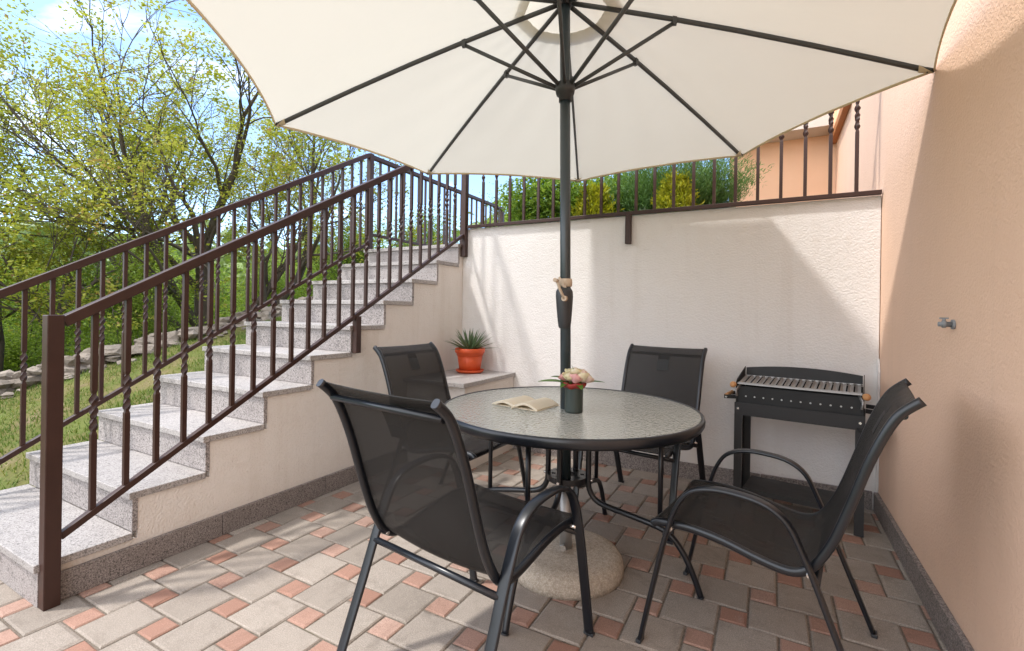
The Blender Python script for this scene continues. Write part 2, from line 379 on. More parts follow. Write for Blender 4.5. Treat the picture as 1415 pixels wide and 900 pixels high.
# ------------------------------------------------------------------ ground
def hgt(x, y):
    lawn = max(-.05, .25 * (y - .95)) if y < 7 else 1.51 + .1 * (y - 7)
    lawn = min(lawn, 2.2)
    if x < -7.2:
        d = -7.2 - x
        z = lawn - .30 * min(d, 45) - .02 * max(0, min(d - 45, 60))
        r = math.hypot(x, y)
        rise = max(0, r - 95)
        z += min(rise, 190) ** 1.12 * .098
        z += .7 * math.sin(x * .21 + y * .13) * min(1, d / 20) + 5 * math.sin(x * .019 + 1.2) * math.sin(y * .017 + .4) * min(1, rise / 80)
        return z
    if x < -3.3: return lawn
    if y < 3.55: return -.06
    if y > 30: return 1.70 - .1 * (y - 30)
    return 1.70
def build_ground():
    xs = sorted(set([-420, -360, -320, -290, -260, -235, -210, -190, -170, -150, -130, -115, -100, -88, -76, -66, -58, -50, -44, -38, -33, -28, -24, -20, -17, -14.5, -12.5, -11, -10, -9, -8.2, -7.6, -7.2] + [round(-7 + .25 * i, 2) for i in range(15)] + [-3.36, -3.30, -2, 0, 2, 6, 15, 40, 100, 250]))
    ys = sorted(set([-150, -80, -40, -20, -10, -5, -2.5, -1.2] + [round(-.5 + .25 * i, 2) for i in range(16)] + [3.5, 3.6] + [round(3.75 + .35 * i, 2) for i in range(12)] + [8.5, 10, 12, 14.5, 17, 20, 24, 28, 33, 40, 48, 58, 70, 85, 100, 120, 140, 165, 190, 220, 260, 300, 350, 420]))
    V = []; F = []
    for y in ys:
        for x in xs:
            z = hgt(x, y)
            if -7 < x < -3.5 and -1 < y < 8: z += .018 * math.sin(x * 5.1 + y * 3.3) + .014 * math.sin(x * 2.3 - y * 6.1)
            V.append((x, y, z))
    n = len(xs)
    for j in range(len(ys) - 1):
        for i in range(n - 1): F.append((j * n + i, j * n + i + 1, (j + 1) * n + i + 1, (j + 1) * n + i))
    tag(npmesh('ground', V, F, 'ground', None, None, True), kind='structure')
build_ground()

def build_patio():
    m = MB(); a, b = .1975, .0975; gx, gy = -1.138, 1.238; g = .0035
    def tile(x, y, w, mi):
        x0, x1, y0, y1 = x + g, x + w - g, y + g, y + w - g
        if x1 < -4.0 or x0 > X1 + .1 or y1 < -.9 or y0 > YB + .1: return
        if y1 > Y0 + .25 and x1 < X0 - .1: return
        t = rnd.random(); e = .0045
        hz = [rnd.uniform(-.0012, .0012) + rnd.uniform(-.0008, .0008) for _ in range(4)]
        P = [(x0, y0), (x1, y0), (x1, y1), (x0, y1)]
        S = [(1, 1), (-1, 1), (-1, -1), (1, -1)]
        vs = [(px, py, -.03) for px, py in P] + [(px + rnd.uniform(-.0006, .0006), py + rnd.uniform(-.0006, .0006), hz[i] - .0045) for i, (px, py) in enumerate(P)]
        ch_ = [e * (rnd.uniform(.7, 1.5) if rnd.random() < .85 else rnd.uniform(2, 3.2)) for _ in range(4)]
        vs += [(px + sx * ch_[i], py + sy * ch_[i], hz[i]) for i, ((px, py), (sx, sy)) in enumerate(zip(P, S))]
        fs = [(8, 9, 10, 11)]
        for i in range(4):
            j = (i + 1) % 4; fs += [(i, j, 4 + j, 4 + i), (4 + i, 4 + j, 8 + j, 8 + i)]
        m.add(vs, fs, mi, t)
    for i in range(-30, 31):
        for j in range(-30, 31):
            x = gx - i * a + j * b; y = gy + i * b + j * a
            tile(x, y, a, 0); tile(x, y + a, b, 1)
    m.add([(-4.0, -.9, -.006), (X1 + .1, -.9, -.006), (X1 + .1, YB + .1, -.006), (-4.0, YB + .1, -.006)], [(0, 1, 2, 3)], 2)
    tag(m.build('patio', ['paver_grey', 'paver_red', 'joint'], attr=True, fix=False), kind='structure')
build_patio()

# upper terrace and stair landing
m = MB(); m.box(X0 - .02, X1 - .004, YB + .204, 9.0, 1.2, 1.80); tag(m.build('terrace', ['earth']), kind='structure')
m = MB(); yl = Y0 + 10 * TR
m.box(X0 - SW, X0 - .024, yl + .003, 6.2, 1.2, R1 + 9 * RI); tag(m.build('landing', ['granite_light']), kind='structure')

# ------------------------------------------------------------------ walls
bw = thing('back_wall', 'rough white plaster retaining wall across the back of the patio with railing along its top', 'wall', (-.9, YB, 0))
def P(o, mb, name, mats, **k):
    """build world-space mesh and parent it, keeping world placement"""
    ob = mb.build(name, mats, None, **k); ob.parent = o; ob.matrix_parent_inverse = Matrix.LocRotScale(o.location, o.rotation_euler, o.scale).inverted(); return ob
m = MB(); m.box(X0 + .0, X1 - .003, YB, YB + .2, -.1, WT); P(bw, m, 'plaster_wall', ['white_stucco'], bevel=.004, seg=2)
m = MB(); x = X0 + .54
while x < X1 - .03:
    w = min(.60, X1 - .025 - x); m.box(x, x + w - .003, YB - .018, YB - .0005, 0, .108); x += .60
P(bw, m, 'skirting', ['granite_dark'], bevel=.002)
m = MB()
rr = random.Random(3)
pl = []                                        # ragged lip of white plaster that laps onto the house wall
zz = .112
while zz < .86: pl.append((YB - .022 - rr.uniform(0, .022), zz)); zz += .05
poly = [(YB - .001, .112)] + pl + [(YB - .010, .885), (YB - .001, .885)]
m.prism(poly, X1 - .012, X1 - .002); P(bw, m, 'plaster_lip', ['white_stucco'])

hs = thing('house', 'peach plastered house wall rising along the right side of the patio', 'house', (X1, 2, 0))
m = MB(); m.box(X1, X1 + .35, -1.6, 5.82, -.1, 6.2); P(hs, m, 'wall', ['peach_stucco'])
m = MB(); y = -1.5
while y < YB - .03:
    w = min(.60, YB - .02 - y); m.box(X1 - .022, X1 - .0005, y, y + w - .003, 0, .11); y += .60
P(hs, m, 'skirting', ['granite_dark'], bevel=.002)
m = MB(); m.box(-.42, X1 + .35, 5.823, 6.1, 1.7, 3.4); P(hs, m, 'porch_wall', ['orange_stucco'])
m = MB(); m.box(-.60, X1 - .055, 5.52, 5.82, 2.985, 3.10); P(hs, m, 'porch_ceiling', ['soffit'])
m = MB(); m.box(X1 - .05, X1 - .001, 4.75, 5.82, 2.885, 2.965); P(hs, m, 'beam', ['beam_orange'], bevel=.004)

# ------------------------------------------------------------------ stairs
st = thing('staircase', 'ten grey granite steps with cream plastered side climbing to the terrace', 'staircase', (X0 - SW / 2, Y0 + 1.5, 0))
XL = X0 - SW
poly = [(Y0 + .022, -.1), (Y0 + .022, R1 - .031)]
for i in range(1, 10):
    poly += [(Y0 + i * TR + .022, R1 + (i - 1) * RI - .031), (Y0 + i * TR + .022, R1 + i * RI - .031)]
poly += [(yl + .0, R1 + 9 * RI - .031), (yl + .0, -.1)]
m = MB(); m.prism(poly, XL + .02, X0); P(st, m, 'side_wall', ['stair_stucco'])
m = MB(); m.box(X0 - .02, X0 - .001, yl + .002, YB - .002, -.1, R1 + 9 * RI - .031); P(st, m, 'end_wall', ['stair_stucco'])
for i in range(10):
    zt = R1 + i * RI; y = Y0 + i * TR
    m = MB(); m.box(XL, X0 + .012, y - .014, y + TR + (0 if i < 9 else .0) + .0, zt - .030, zt)
    P(st, m, 'tread', ['granite_light'], bevel=.003)
    zb = 0 if i == 0 else zt - RI + .0005
    m = MB(); m.box(XL + .008, X0 + .004, y, y + .021, zb, zt - .0305); P(st, m, 'riser', ['granite_side'], bevel=.0015)
m = MB(); y = Y0 + .055
while y < YB - .55:
    w = min(.62, YB - .02 - y); m.box(X0 + .0005, X0 + .019, y, y + w - .003, 0, .108); y += .62
P(st, m, 'skirting', ['granite_dark'], bevel=.002)

# pedestal in the corner
pd = thing('plant_ledge', 'low plastered corner ledge with granite slab top carrying the orange flowerpot', 'ledge', (-2.1, 3.1, 0))
m = MB(); m.box(X0 + .003, X0 + .525, 2.76, YB - .003, -.02, .594); P(pd, m, 'plaster_base', ['stair_stucco'])
m = MB(); m.box(X0 + .003, X0 + .541, 2.722, YB - .002, .596, .626); P(pd, m, 'slab', ['granite_light'], bevel=.003)

# ------------------------------------------------------------------ railings
def baluster_mesh(h, tw0, tw1):
    """square bar with a twisted knot between heights tw0 and tw1"""
    m = MB(); s = .0095; st_ = []
    st_.append((0, 0, 1)); st_.append((tw0 - .012, 0, 1)); n = 30
    for k in range(n + 1):
        f = k / n; st_.append((tw0 + (tw1 - tw0) * f, f * math.pi * 2.0, .66 + .52 * abs(math.sin(f * math.pi * 3))))
    st_.append((tw1 + .012, math.pi * 2, 1)); st_.append((h, math.pi * 2, 1))
    vs = []
    for z, a, k in st_:
        for q in range(4):
            t = a + math.pi / 4 + q * math.pi / 2; r = s * 1.414 * k
            vs.append((r * math.cos(t), r * math.sin(t), z))
    fs = [(i * 4 + q, i * 4 + (q + 1) % 4, (i + 1) * 4 + (q + 1) % 4, (i + 1) * 4 + q) for i in range(len(st_) - 1) for q in range(4)]
    m.add(vs, fs); return m
def add_balusters(root, pts, h, tw0, tw1):
    """pts: local positions of each baluster's foot"""
    o = baluster_mesh(h, tw0, tw1).build('baluster', ['brown_metal'], root)
    o.location = pts[0]
    for p in pts[1:]:
        c = o.copy(); COL.objects.link(c); c.parent = root; c.location = p
SL = RI / TR
def rail_near():
    x = -2.355; t = thing('stair_railing', 'brown metal stair railing on the patio side with twisted balusters', 'railing', (x, .752, 0))
    oy = .752
    H0 = lambda y: 1.063 + SL * (y - .776)       # top-rail centre
    B0 = lambda y: .250 + SL * (y - .776)
    m = MB(); m.box(-.0245, .0245, -.025, .025, 0, 1.09); m.build('newel_post', ['brown_metal'], t, bevel=.003)
    m = MB(); m.box(-.0245, .0245, 3.43 - oy - .0, 3.48 - oy, 1.60, 2.78); m.build('newel_post', ['brown_metal'], t, bevel=.003)
    m = MB(); m.bar((0, .777 - oy, H0(.777)), (0, 3.429 - oy, H0(3.429)), .042, .040, up=(0, 0, 1)); m.build('handrail', ['brown_metal'], t, bevel=.003)
    m = MB(); m.bar((0, .777 - oy, B0(.777)), (0, 3.429 - oy, B0(3.429)), .028, .026); m.build('bottom_rail', ['brown_metal'], t, bevel=.002)
    m = MB(); m.box(-.020, .020, 2.240 - oy - .02, 2.24 - oy + .02, .845, B0(2.24) - .012); m.build('bracket', ['brown_metal'], t, bevel=.002)
    pts = []; y = .876
    while y < 3.40: pts.append((0, y - oy, B0(y) + .006)); y += .1105
    add_balusters(t, pts, .79, .315, .465)
rail_near()
def rail_far():
    x = -3.45; oy = .2
    t = thing('outer_stair_railing', 'brown metal railing on the lawn side of the stairs running on along the landing', 'railing', (x, oy, 0))
    H0 = lambda y: 1.075 + SL * (y - .776) + .035
    B0 = lambda y: .250 + SL * (y - .776) + .0
    def H(y): return H0(y)
    m = MB(); m.bar((0, .20 - oy, H(.20)), (0, 3.40 - oy, H(3.40)), .042, .040); m.build('handrail', ['brown_metal'], t, bevel=.003)
    m = MB(); m.bar((0, .20 - oy, B0(.20)), (0, 3.40 - oy, B0(3.40)), .028, .026); m.build('bottom_rail', ['brown_metal'], t, bevel=.002)
    m = MB(); m.box(-.0245, .0245, .15 - oy, .20 - oy, -.05, H(.2) + .03); m.build('newel_post', ['brown_metal'], t, bevel=.003)
    m = MB(); m.box(-.0245, .0245, 3.40 - oy, 3.45 - oy, 1.70, 2.645); m.build('newel_post', ['brown_metal'], t, bevel=.003)
    m = MB(); m.box(-.020, .020, 2.20 - oy, 2.24 - oy, .99, B0(2.22) - .012); m.build('bracket', ['brown_metal'], t, bevel=.002)
    m = MB(); m.bar((0, 3.451 - oy, 2.618), (0, 6.0 - oy, 2.618), .042, .040); m.build('landing_handrail', ['brown_metal'], t, bevel=.003)
    m = MB(); m.bar((0, 3.451 - oy, 1.86), (0, 6.0 - oy, 1.86), .028, .026); m.build('landing_bottom_rail', ['brown_metal'], t, bevel=.002)
    m = MB(); m.box(-.0245, .0245, 6.0 - oy, 6.05 - oy, 1.70, 2.645); m.build('newel_post', ['brown_metal'], t, bevel=.003)
    pts = []; y = .322
    while y < 3.38: pts.append((0, y - oy, B0(y) + .006)); y += .1105
    add_balusters(t, pts, .84, .345, .495)
    pts = []; y = 3.56
    while y < 5.95: pts.append((0, y - oy, 1.867)); y += .1185
    add_balusters(t, pts, .74, .295, .445)
rail_far()
def rail_back():
    y = 3.460; ox = -.9
    t = thing('terrace_railing', 'brown metal railing with twisted balusters along the top of the white back wall', 'railing', (ox, y, 1.857))
    m = MB(); m.bar((-2.329 - ox, 0, 0), (.561 - ox, 0, 0), .030, .026); m.build('bottom_rail', ['brown_metal'], t, bevel=.002)
    m = MB(); m.bar((-2.329 - ox, 0, .90), (.561 - ox, 0, .90), .042, .040); m.build('handrail', ['brown_metal'], t, bevel=.003)
    m = MB(); m.box(-.937 - ox, -.897 - ox, -.024, .0155, -.222, -.0135); m.build('bracket', ['brown_metal'], t, bevel=.002)
    xs = [.440 - .1305 * i for i in range(21)]
    add_balusters(t, [(x - ox, 0, .008) for x in xs], .875, .375, .525)
rail_back()

# ------------------------------------------------------------------ chairs
LOOP = [(.316, 0), (.296, .1), (.275, .2), (.243, .347), (.223, .42), (.203, .482), (.173, .536), (.135, .564), (.08, .578), (.02, .579), (-.05, .570), (-.098, .547), (-.130, .512), (-.158, .452), (-.187, .385), (-.23, .27), (-.285, .13), (-.336, 0)]
RAIL = [(.286, .403), (.272, .414), (.209, .420), (.149, .421), (.061, .410), (-.022, .390), (-.089, .377), (-.135, .377), (-.172, .396), (-.202, .437), (-.235, .505), (-.274, .621), (-.307, .727), (-.339, .81), (-.365, .862), (-.388, .889), (-.418, .914)]
def smooth(pts, k=4):
    P_ = [Vector((0, *p)) if len(p) == 2 else Vector(p) for p in pts]; out = []
    for i in range(len(P_) - 1):
        a = P_[max(0, i - 1)]; b = P_[i]; c = P_[i + 1]; d = P_[min(len(P_) - 1, i + 2)]
        for j in range(k):
            t = j / k; out.append(.5 * ((2 * b) + (c - a) * t + (2 * a - 5 * b + 4 * c - d) * t * t + (3 * b - a - 3 * c + d) * t ** 3))
    out.append(P_[-1]); return out
def make_chair(label):
    t = thing('garden_chair', label, 'chair', group='black garden chairs round the table')
    lp = smooth(LOOP, 3); rl = smooth(RAIL, 3)
    for s in (-1, 1):
        m = MB(); m.sweep([p + Vector((s * .268, 0, 0)) for p in lp], .018, .0075, n=14, side=(1, 0, 0), sq=3.2)
        fr = m.build('arm_frame', ['black_frame'], t)
        for y, z in ((.316, 0), (-.336, 0)):
            q = MB(); q.box(s * .268 - .0185, s * .268 + .0185, y - .009, y + .009, 0, .012); q.build('foot_cap', ['plastic_dark'], fr, bevel=.002)
        m = MB(); m.sweep([p + Vector((s * .2385, 0, 0)) for p in rl], .0115, .013, n=12, side=(1, 0, 0), sq=2.6)
        m.build('sling_rail', ['black_frame'], t)
        for (ya, za, yb) in ((.222, .408, .222), (-.170, .388, -.176)):
            m = MB(); m.sweep([(s * .226, ya, za), (s * .262, yb, za)], .007, n=8); m.build('bolt', ['bright_steel'], t)
    # sling: two skins 3 mm apart, gently dished
    nx = 12; prof = rl[2:-1]; vs = []; fs = []; n = len(prof)
    for lay in (0, 1):
        for i, p in enumerate(prof):
            a = prof[max(0, i - 1)]; b = prof[min(n - 1, i + 1)]; d = (b - a).normalized(); nr = Vector((0, d.z, -d.y))
            if nr.z < 0 and nr.y < 0: nr = -nr
            f = i / (n - 1); dish = .010 * math.sin(math.pi * min(1, f * 1.15)) + .006
            for j in range(nx + 1):
                u = j / nx * 2 - 1
                vs.append(p + Vector((u * .2385, 0, 0)) + nr * (.011 - dish * (1 - u * u) - lay * .003))
    w = nx + 1
    for lay in (0, 1):
        o = lay * n * w
        for i in range(n - 1):
            for j in range(nx): fs.append((o + i * w + j, o + i * w + j + 1, o + (i + 1) * w + j + 1, o + (i + 1) * w + j))
    for e in (0, n - 1):
        for j in range(nx): fs.append((e * w + j, e * w + j + 1, n * w + e * w + j + 1, n * w + e * w + j))
    m = MB(); m.add(vs, fs, smooth=True); sl = m.build('sling', ['sling'], t)
    m = MB(); ps = []
    for kx in (-.024, .024):
        for kz in (.735, .86): ps.append((kx, kz))
    def backy(z):
        for a, b in zip(prof, prof[1:]):
            if a.z <= z <= b.z and a.y < -.2: return a.y + (b.y - a.y) * (z - a.z) / (b.z - a.z)
        return -.38
    for (zz0, zz1) in ((.772, .822), (.822, .866)):
        y0_, y1_ = backy(zz0) + .006, backy(zz1) + .006
        m.add([(-.036, y0_, zz0), (.036, y0_, zz0), (.036, y1_, zz1), (-.036, y1_, zz1), (-.036, y0_ - .002, zz0), (.036, y0_ - .002, zz0), (.036, y1_ - .002, zz1), (-.036, y1_ - .002, zz1)], [(0, 1, 2, 3), (7, 6, 5, 4), (0, 4, 5, 1), (2, 6, 7, 3), (0, 3, 7, 4), (1, 5, 6, 2)])
    m.build('fabric_tag', ['grill_box'], sl)
    m = MB(); m.sweep([(-.262, -.1925, .366), (.262, -.1925, .366)], .0105, n=12); m.build('rear_crossbar', ['black_frame'], t)
    m = MB(); m.sweep([(-.262, .236, .385), (.262, .236, .385)], .0105, n=12); m.build('front_crossbar', ['black_frame'], t)
    m = MB(); m.sweep([(-.23, -.381, .868), (.23, -.381, .868)], .0095, n=12); m.build('top_crossbar', ['black_frame'], t)
    return t
ch = make_chair('black mesh garden chair seen from behind, nearest of the four to the stair foot')
# (x, y, facing angle)
ch.location = (-.854, 1.335, 0); ch.rotation_euler = (0, 0, R(81.7 - 90))
dup(ch, (-1.545, 2.232, 0), R(-2.5 - 90), 'black mesh garden chair by the stair wall with its back before the plant ledge')
dup(ch, (-.642, 2.791, 0), R(262.0 - 90), 'black mesh garden chair behind the table with its back against the white wall')
dup(ch, (-.03, 1.887, 0), R(172.0 - 90), 'black mesh garden chair seen side on beside the peach wall in front of the grill')

# ------------------------------------------------------------------ table
TX, TY, TZ, TRD = -.80, 2.035, .70, .572
tb = thing('round_table', 'round black metal garden table with rippled glass top', 'table', (TX, TY, 0))
m = MB(); m.lathe([(.0001, -.005), (TRD - .008, -.005), (TRD - .008, 0), (.0001, 0)], n=96, smooth=False); g = m.build('glass_top', ['glass'], tb); g.location = (0, 0, TZ)
m = MB(); m.lathe([(TRD - .022, -.034), (TRD - .002, -.036), (TRD + .004, -.026), (TRD + .005, -.010), (TRD + .002, .001), (TRD - .006, .004), (TRD - .011, .002), (TRD - .012, -.006), (TRD - .022, -.008), (TRD - .022, -.034)], n=96)
m.f = m.f[:-2]; m.mi = m.mi[:-2]; m.t = m.t[:-2]; m.sm = m.sm[:-2]
g = m.build('rim', ['black_frame'], tb); g.location = (0, 0, TZ)
for k in range(4):
    ca, sa = [(1, 0), (0, 1), (-1, 0), (0, -1)][k]
    rt = lambda r, z, q=0: (r * ca - q * sa, r * sa + q * ca, z)
    m = MB(); path = smooth([rt(.098, TZ - .012), rt(.098, .55), rt(.098, .40), rt(.103, .345), rt(.13, .305), rt(.18, .285), rt(.28, .268), rt(.40, .245), rt(.46, .215), rt(.51, .15), rt(.55, .065), rt(.572, .004)], 4)
    m.sweep(path, .0125, n=12); lg = m.build('leg', ['black_frame'], tb)
    m = MB(); m.sweep([rt(.572, .004), rt(.5735, 0)], .014, n=12); m.build('foot_cap', ['plastic_dark'], lg)
    m = MB(); m.sweep([rt(.41, TZ - .034), rt(.41, .255)], .0105, n=12); m.build('strut', ['black_frame'], tb)
    m = MB(); m.bar(rt(.098, TZ - .020), rt(TRD - .018, TZ - .020), .020, .014); m.build('top_bar', ['black_frame'], tb)
    m = MB(); m.sweep([rt(.105, .385), rt(.118, .385)], .006, n=8); m.build('bolt', ['bright_steel'], lg)
# perforated ring plate around the pole
m = MB(); n = 72; vs = []; fs = []
R_in, R_out = .034, .092
m2 = []
rings = [R_in, .045, .056, .073, .084, R_out]
for z in (.395, .370):
    for r in rings:
        for j in range(n): a = 2 * math.pi * j / n; vs.append((r * math.cos(a), r * math.sin(a), z))
nr = len(rings)
for l in (0, 1):
    for i in range(nr - 1):
        for j in range(n):
            if i == 2 and (j % 9) in (3, 4, 5): continue
            q = [l * nr * n + i * n + j, l * nr * n + i * n + (j + 1) % n, l * nr * n + (i + 1) * n + (j + 1) % n, l * nr * n + (i + 1) * n + j]
            fs.append(tuple(q if l == 0 else q[::-1]))
for i in (0, nr - 1):
    for j in range(n): fs.append((i * n + j, i * n + (j + 1) % n, nr * n + i * n + (j + 1) % n, nr * n + i * n + j))
m.add(vs, fs); m.build('pole_ring', ['black_frame'], tb)

# ------------------------------------------------------------------ umbrella
BX, BY = -.785, 1.985
AX = lambda z: Vector((-.785 + (z - .1) * -.0235, 1.985 + (z - .1) * .0135, z))
ub = thing('patio_umbrella', 'large cream octagonal patio umbrella open over the table', 'umbrella', (BX, BY, 0))
TIP = []
for k in range(8):
    a = R(198.3) - k * math.pi / 4; u = Vector((math.cos(a), math.sin(a), 0)); r = 1.468
    TIP.append(Vector((-.83, 2.012, 2.094)) + u * r + Vector((0, 0, .012 * r * u.x + .028 * r * u.y)))
HUB = AX(2.555)
def PU(mb, name, mats, par=None, **k):
    ob = mb.build(name, mats, None, **k); p = par or ub; ob.parent = p
    ob.matrix_parent_inverse = Matrix.Translation((BX, BY, 0)).inverted() if par is None else Matrix.Identity(4); return ob
m = MB(); m.sweep([AX(.30), AX(2.62)], .0235, n=24); pole = PU(m, 'pole', ['pole'])
m = MB(); m.sweep([AX(.08), AX(.335)], .027, n=24); PU(m, 'base_tube', ['steel'])
m = MB(); m.sweep([AX(.11) + Vector((0, -.02, 0)), AX(.11) + Vector((.01, -.055, 0))], .006, n=8); m.sweep([AX(.11) + Vector((.01, -.055, -.001)), AX(.11) + Vector((.011, -.065, -.001))], .014, n=8); PU(m, 'clamp_screw', ['bright_steel'])
m = MB(); m.lathe([(.0001, .088), (.05, .088), (.19, .084), (.220, .079), (.238, .068), (.248, .050), (.252, .026), (.252, 0.0)][::-1], c=(BX, BY, 0), n=64); PU(m, 'base', ['concrete'])
# crank housing
def housing():
    m = MB(); vs = []; n = 20; prof = [(1.058, .023, .024), (1.066, .027, .028), (1.09, .030, .034), (1.15, .035, .041), (1.20, .038, .045), (1.222, .037, .044), (1.236, .030, .034), (1.240, .024, .025)]
    for z, rx, ry in prof:
        c = AX(z) + Vector((0, -.012, 0))
        for j in range(n):
            a = 2 * math.pi * j / n; vs.append((c.x + rx * math.cos(a), c.y + ry * math.sin(a), z))
    fs = [(i * n + j, i * n + (j + 1) % n, (i + 1) * n + (j + 1) % n, (i + 1) * n + j) for i in range(len(prof) - 1) for j in range(n)]
    m.add(vs, fs, smooth=True); return m
hb = PU(housing(), 'crank_housing', ['plastic_dark'])
c0 = AX(1.19) + Vector((.018, -.056, 0))
m = MB(); m.sweep([c0 + Vector((0, .012, 0)), c0 + Vector((0, -.008, 0))], .012, n=16); m.sweep([c0 + Vector((0, -.004, 0)), c0 + Vector((-.022, -.006, .045)), c0 + Vector((-.034, -.006, .078))], .008, .006, n=10)
m.sweep([c0 + Vector((-.038, .004, .078)), c0 + Vector((-.034, -.030, .080))], .009, n=12); PU(m, 'crank_handle', ['crank_beige'], hb)
m = MB(); m.lathe([(.0275, -.018), (.030, -.016), (.031, 0), (.030, .016), (.0275, .018)], c=tuple(AX(1.262)), n=20); m.bar(AX(1.285) + Vector((-.02, -.027, 0)), AX(1.235) + Vector((.014, -.034, 0)), .012, .006, up=(0, 1, 0)); PU(m, 'tie_strap', ['crank_beige'])
# hub, runner, ribs, struts
m = MB(); m.sweep([AX(2.525), AX(2.545), AX(2.575), AX(2.585)], .040, n=20, rad=[.8, 1, 1, .75]); PU(m, 'top_hub', ['plastic_dark'])
m = MB(); m.sweep([AX(2.085), AX(2.115), AX(2.118), AX(2.14), AX(2.165), AX(2.172)], .030, n=20, rad=[.95, .95, 1.35, 1.5, 1.5, 1.1]); PU(m, 'runner', ['plastic_dark'])
RUN = AX(2.152)
def ribpt(k, f):
    p = HUB.lerp(TIP[k % 8], f); p.z += .018 * math.sin(math.pi * f); return p
for k in range(8):
    u = (TIP[k] - HUB); u.z = 0; u.normalize()
    m = MB(); m.sweep([ribpt(k, f) - Vector((0, 0, .011)) for f in (.025, .15, .32, .5, .7, .85, .985)], .0075, .0105, n=8, side=(-u.y, u.x, 0), sq=3.5)
    m.sweep([ribpt(k, .975) - Vector((0, 0, .010)), ribpt(k, .998) - Vector((0, 0, .007))], .010, n=8)
    rb = PU(m, 'rib', ['rib_metal'])
    j = ribpt(k, .325) - Vector((0, 0, .024))
    m = MB(); m.sweep([RUN + u * .036, j], .0075, .0085, n=8, sq=3.5); m.bar(j - Vector((0, 0, .010)) , j + Vector((0, 0, .026)), .022, .018, up=u); PU(m, 'strut', ['rib_metal'])
# canopy
def canopy():
    m = MB(); nu, nv = 34, 28; hole = .19 / 1.47
    for k in range(8):
        vs = []; base = []
        for i in range(nu + 1):
            f = hole + (1 - hole) * (i / nu)
            for j in range(nv + 1):
                v = j / nv; a = ribpt(k, f); b = ribpt(k + 1, f); p = a.lerp(b, v)
                s = 4 * v * (1 - v)
                pull = .024 * s * f ** 5
                p = p + (HUB - p) * pull * 1.0
                p.z -= .008 * s * math.sin(math.pi * f)
                e = min(v, 1 - v) * f * 1.12                       # distance from the rib, metres
                p.z += .0035 * math.exp(-((e - .035) / .02) ** 2) * math.sin(f * 31 + k * 2.1) * f
                p.z += .0030 * s * math.sin(f * 9 + v * 7 + k) * math.sin(v * 13 + k * 1.7)
                tipd = (1 - f) * 1.47 + e * 1.5
                p.z += .0055 * math.exp(-tipd / .16) * math.sin(math.atan2(e, (1 - f) * 1.47 + .02) * 9)
                vs.append(p)
        w = nv + 1
        m.add(vs, [(i * w + j, i * w + j + 1, (i + 1) * w + j + 1, (i + 1) * w + j) for i in range(nu) for j in range(nv)], smooth=True)
    return m
cn = PU(canopy(), 'canopy', ['canopy'], fix=True)
m = MB()
for k in range(8):
    pts = []
    for j in range(13):
        v = j / 12; p = TIP[k].lerp(TIP[(k + 1) % 8], v); s = 4 * v * (1 - v); p = p + (HUB - p) * .024 * s; pts.append(p - Vector((0, 0, .004)))
    m.sweep(pts, .0035, .007, n=8, side=None)
    u = (TIP[k] - HUB).normalized(); sd = u.cross(Vector((0, 0, 1))).normalized()
    p = TIP[k]; m.add([p + u * .004 - Vector((0, 0, .016)), p - u * .075 + sd * .032 - Vector((0, 0, .014)), p - u * .06 - Vector((0, 0, .026)), p - u * .075 - sd * .032 - Vector((0, 0, .014))], [(0, 1, 2), (0, 2, 3)])
PU(m, 'hem', ['hem'], cn)
m = MB(); vs = []; fs = []; fr = [.0, .35, .7, 1.0]
for f in fr:
    for k in range(8):
        for q in range(4):
            v = q / 4; a = HUB.lerp(TIP[k], .255 / 1.47 * f); b = HUB.lerp(TIP[(k + 1) % 8], .255 / 1.47 * f); p = a.lerp(b, v); p.z += .045 - .012 * f; vs.append(p)
for i in range(3):
    for j in range(32): fs.append((i * 32 + j, i * 32 + (j + 1) % 32, (i + 1) * 32 + (j + 1) % 32, (i + 1) * 32 + j))
m.add(vs, fs, smooth=True); PU(m, 'vent_cap', ['vent'], cn)

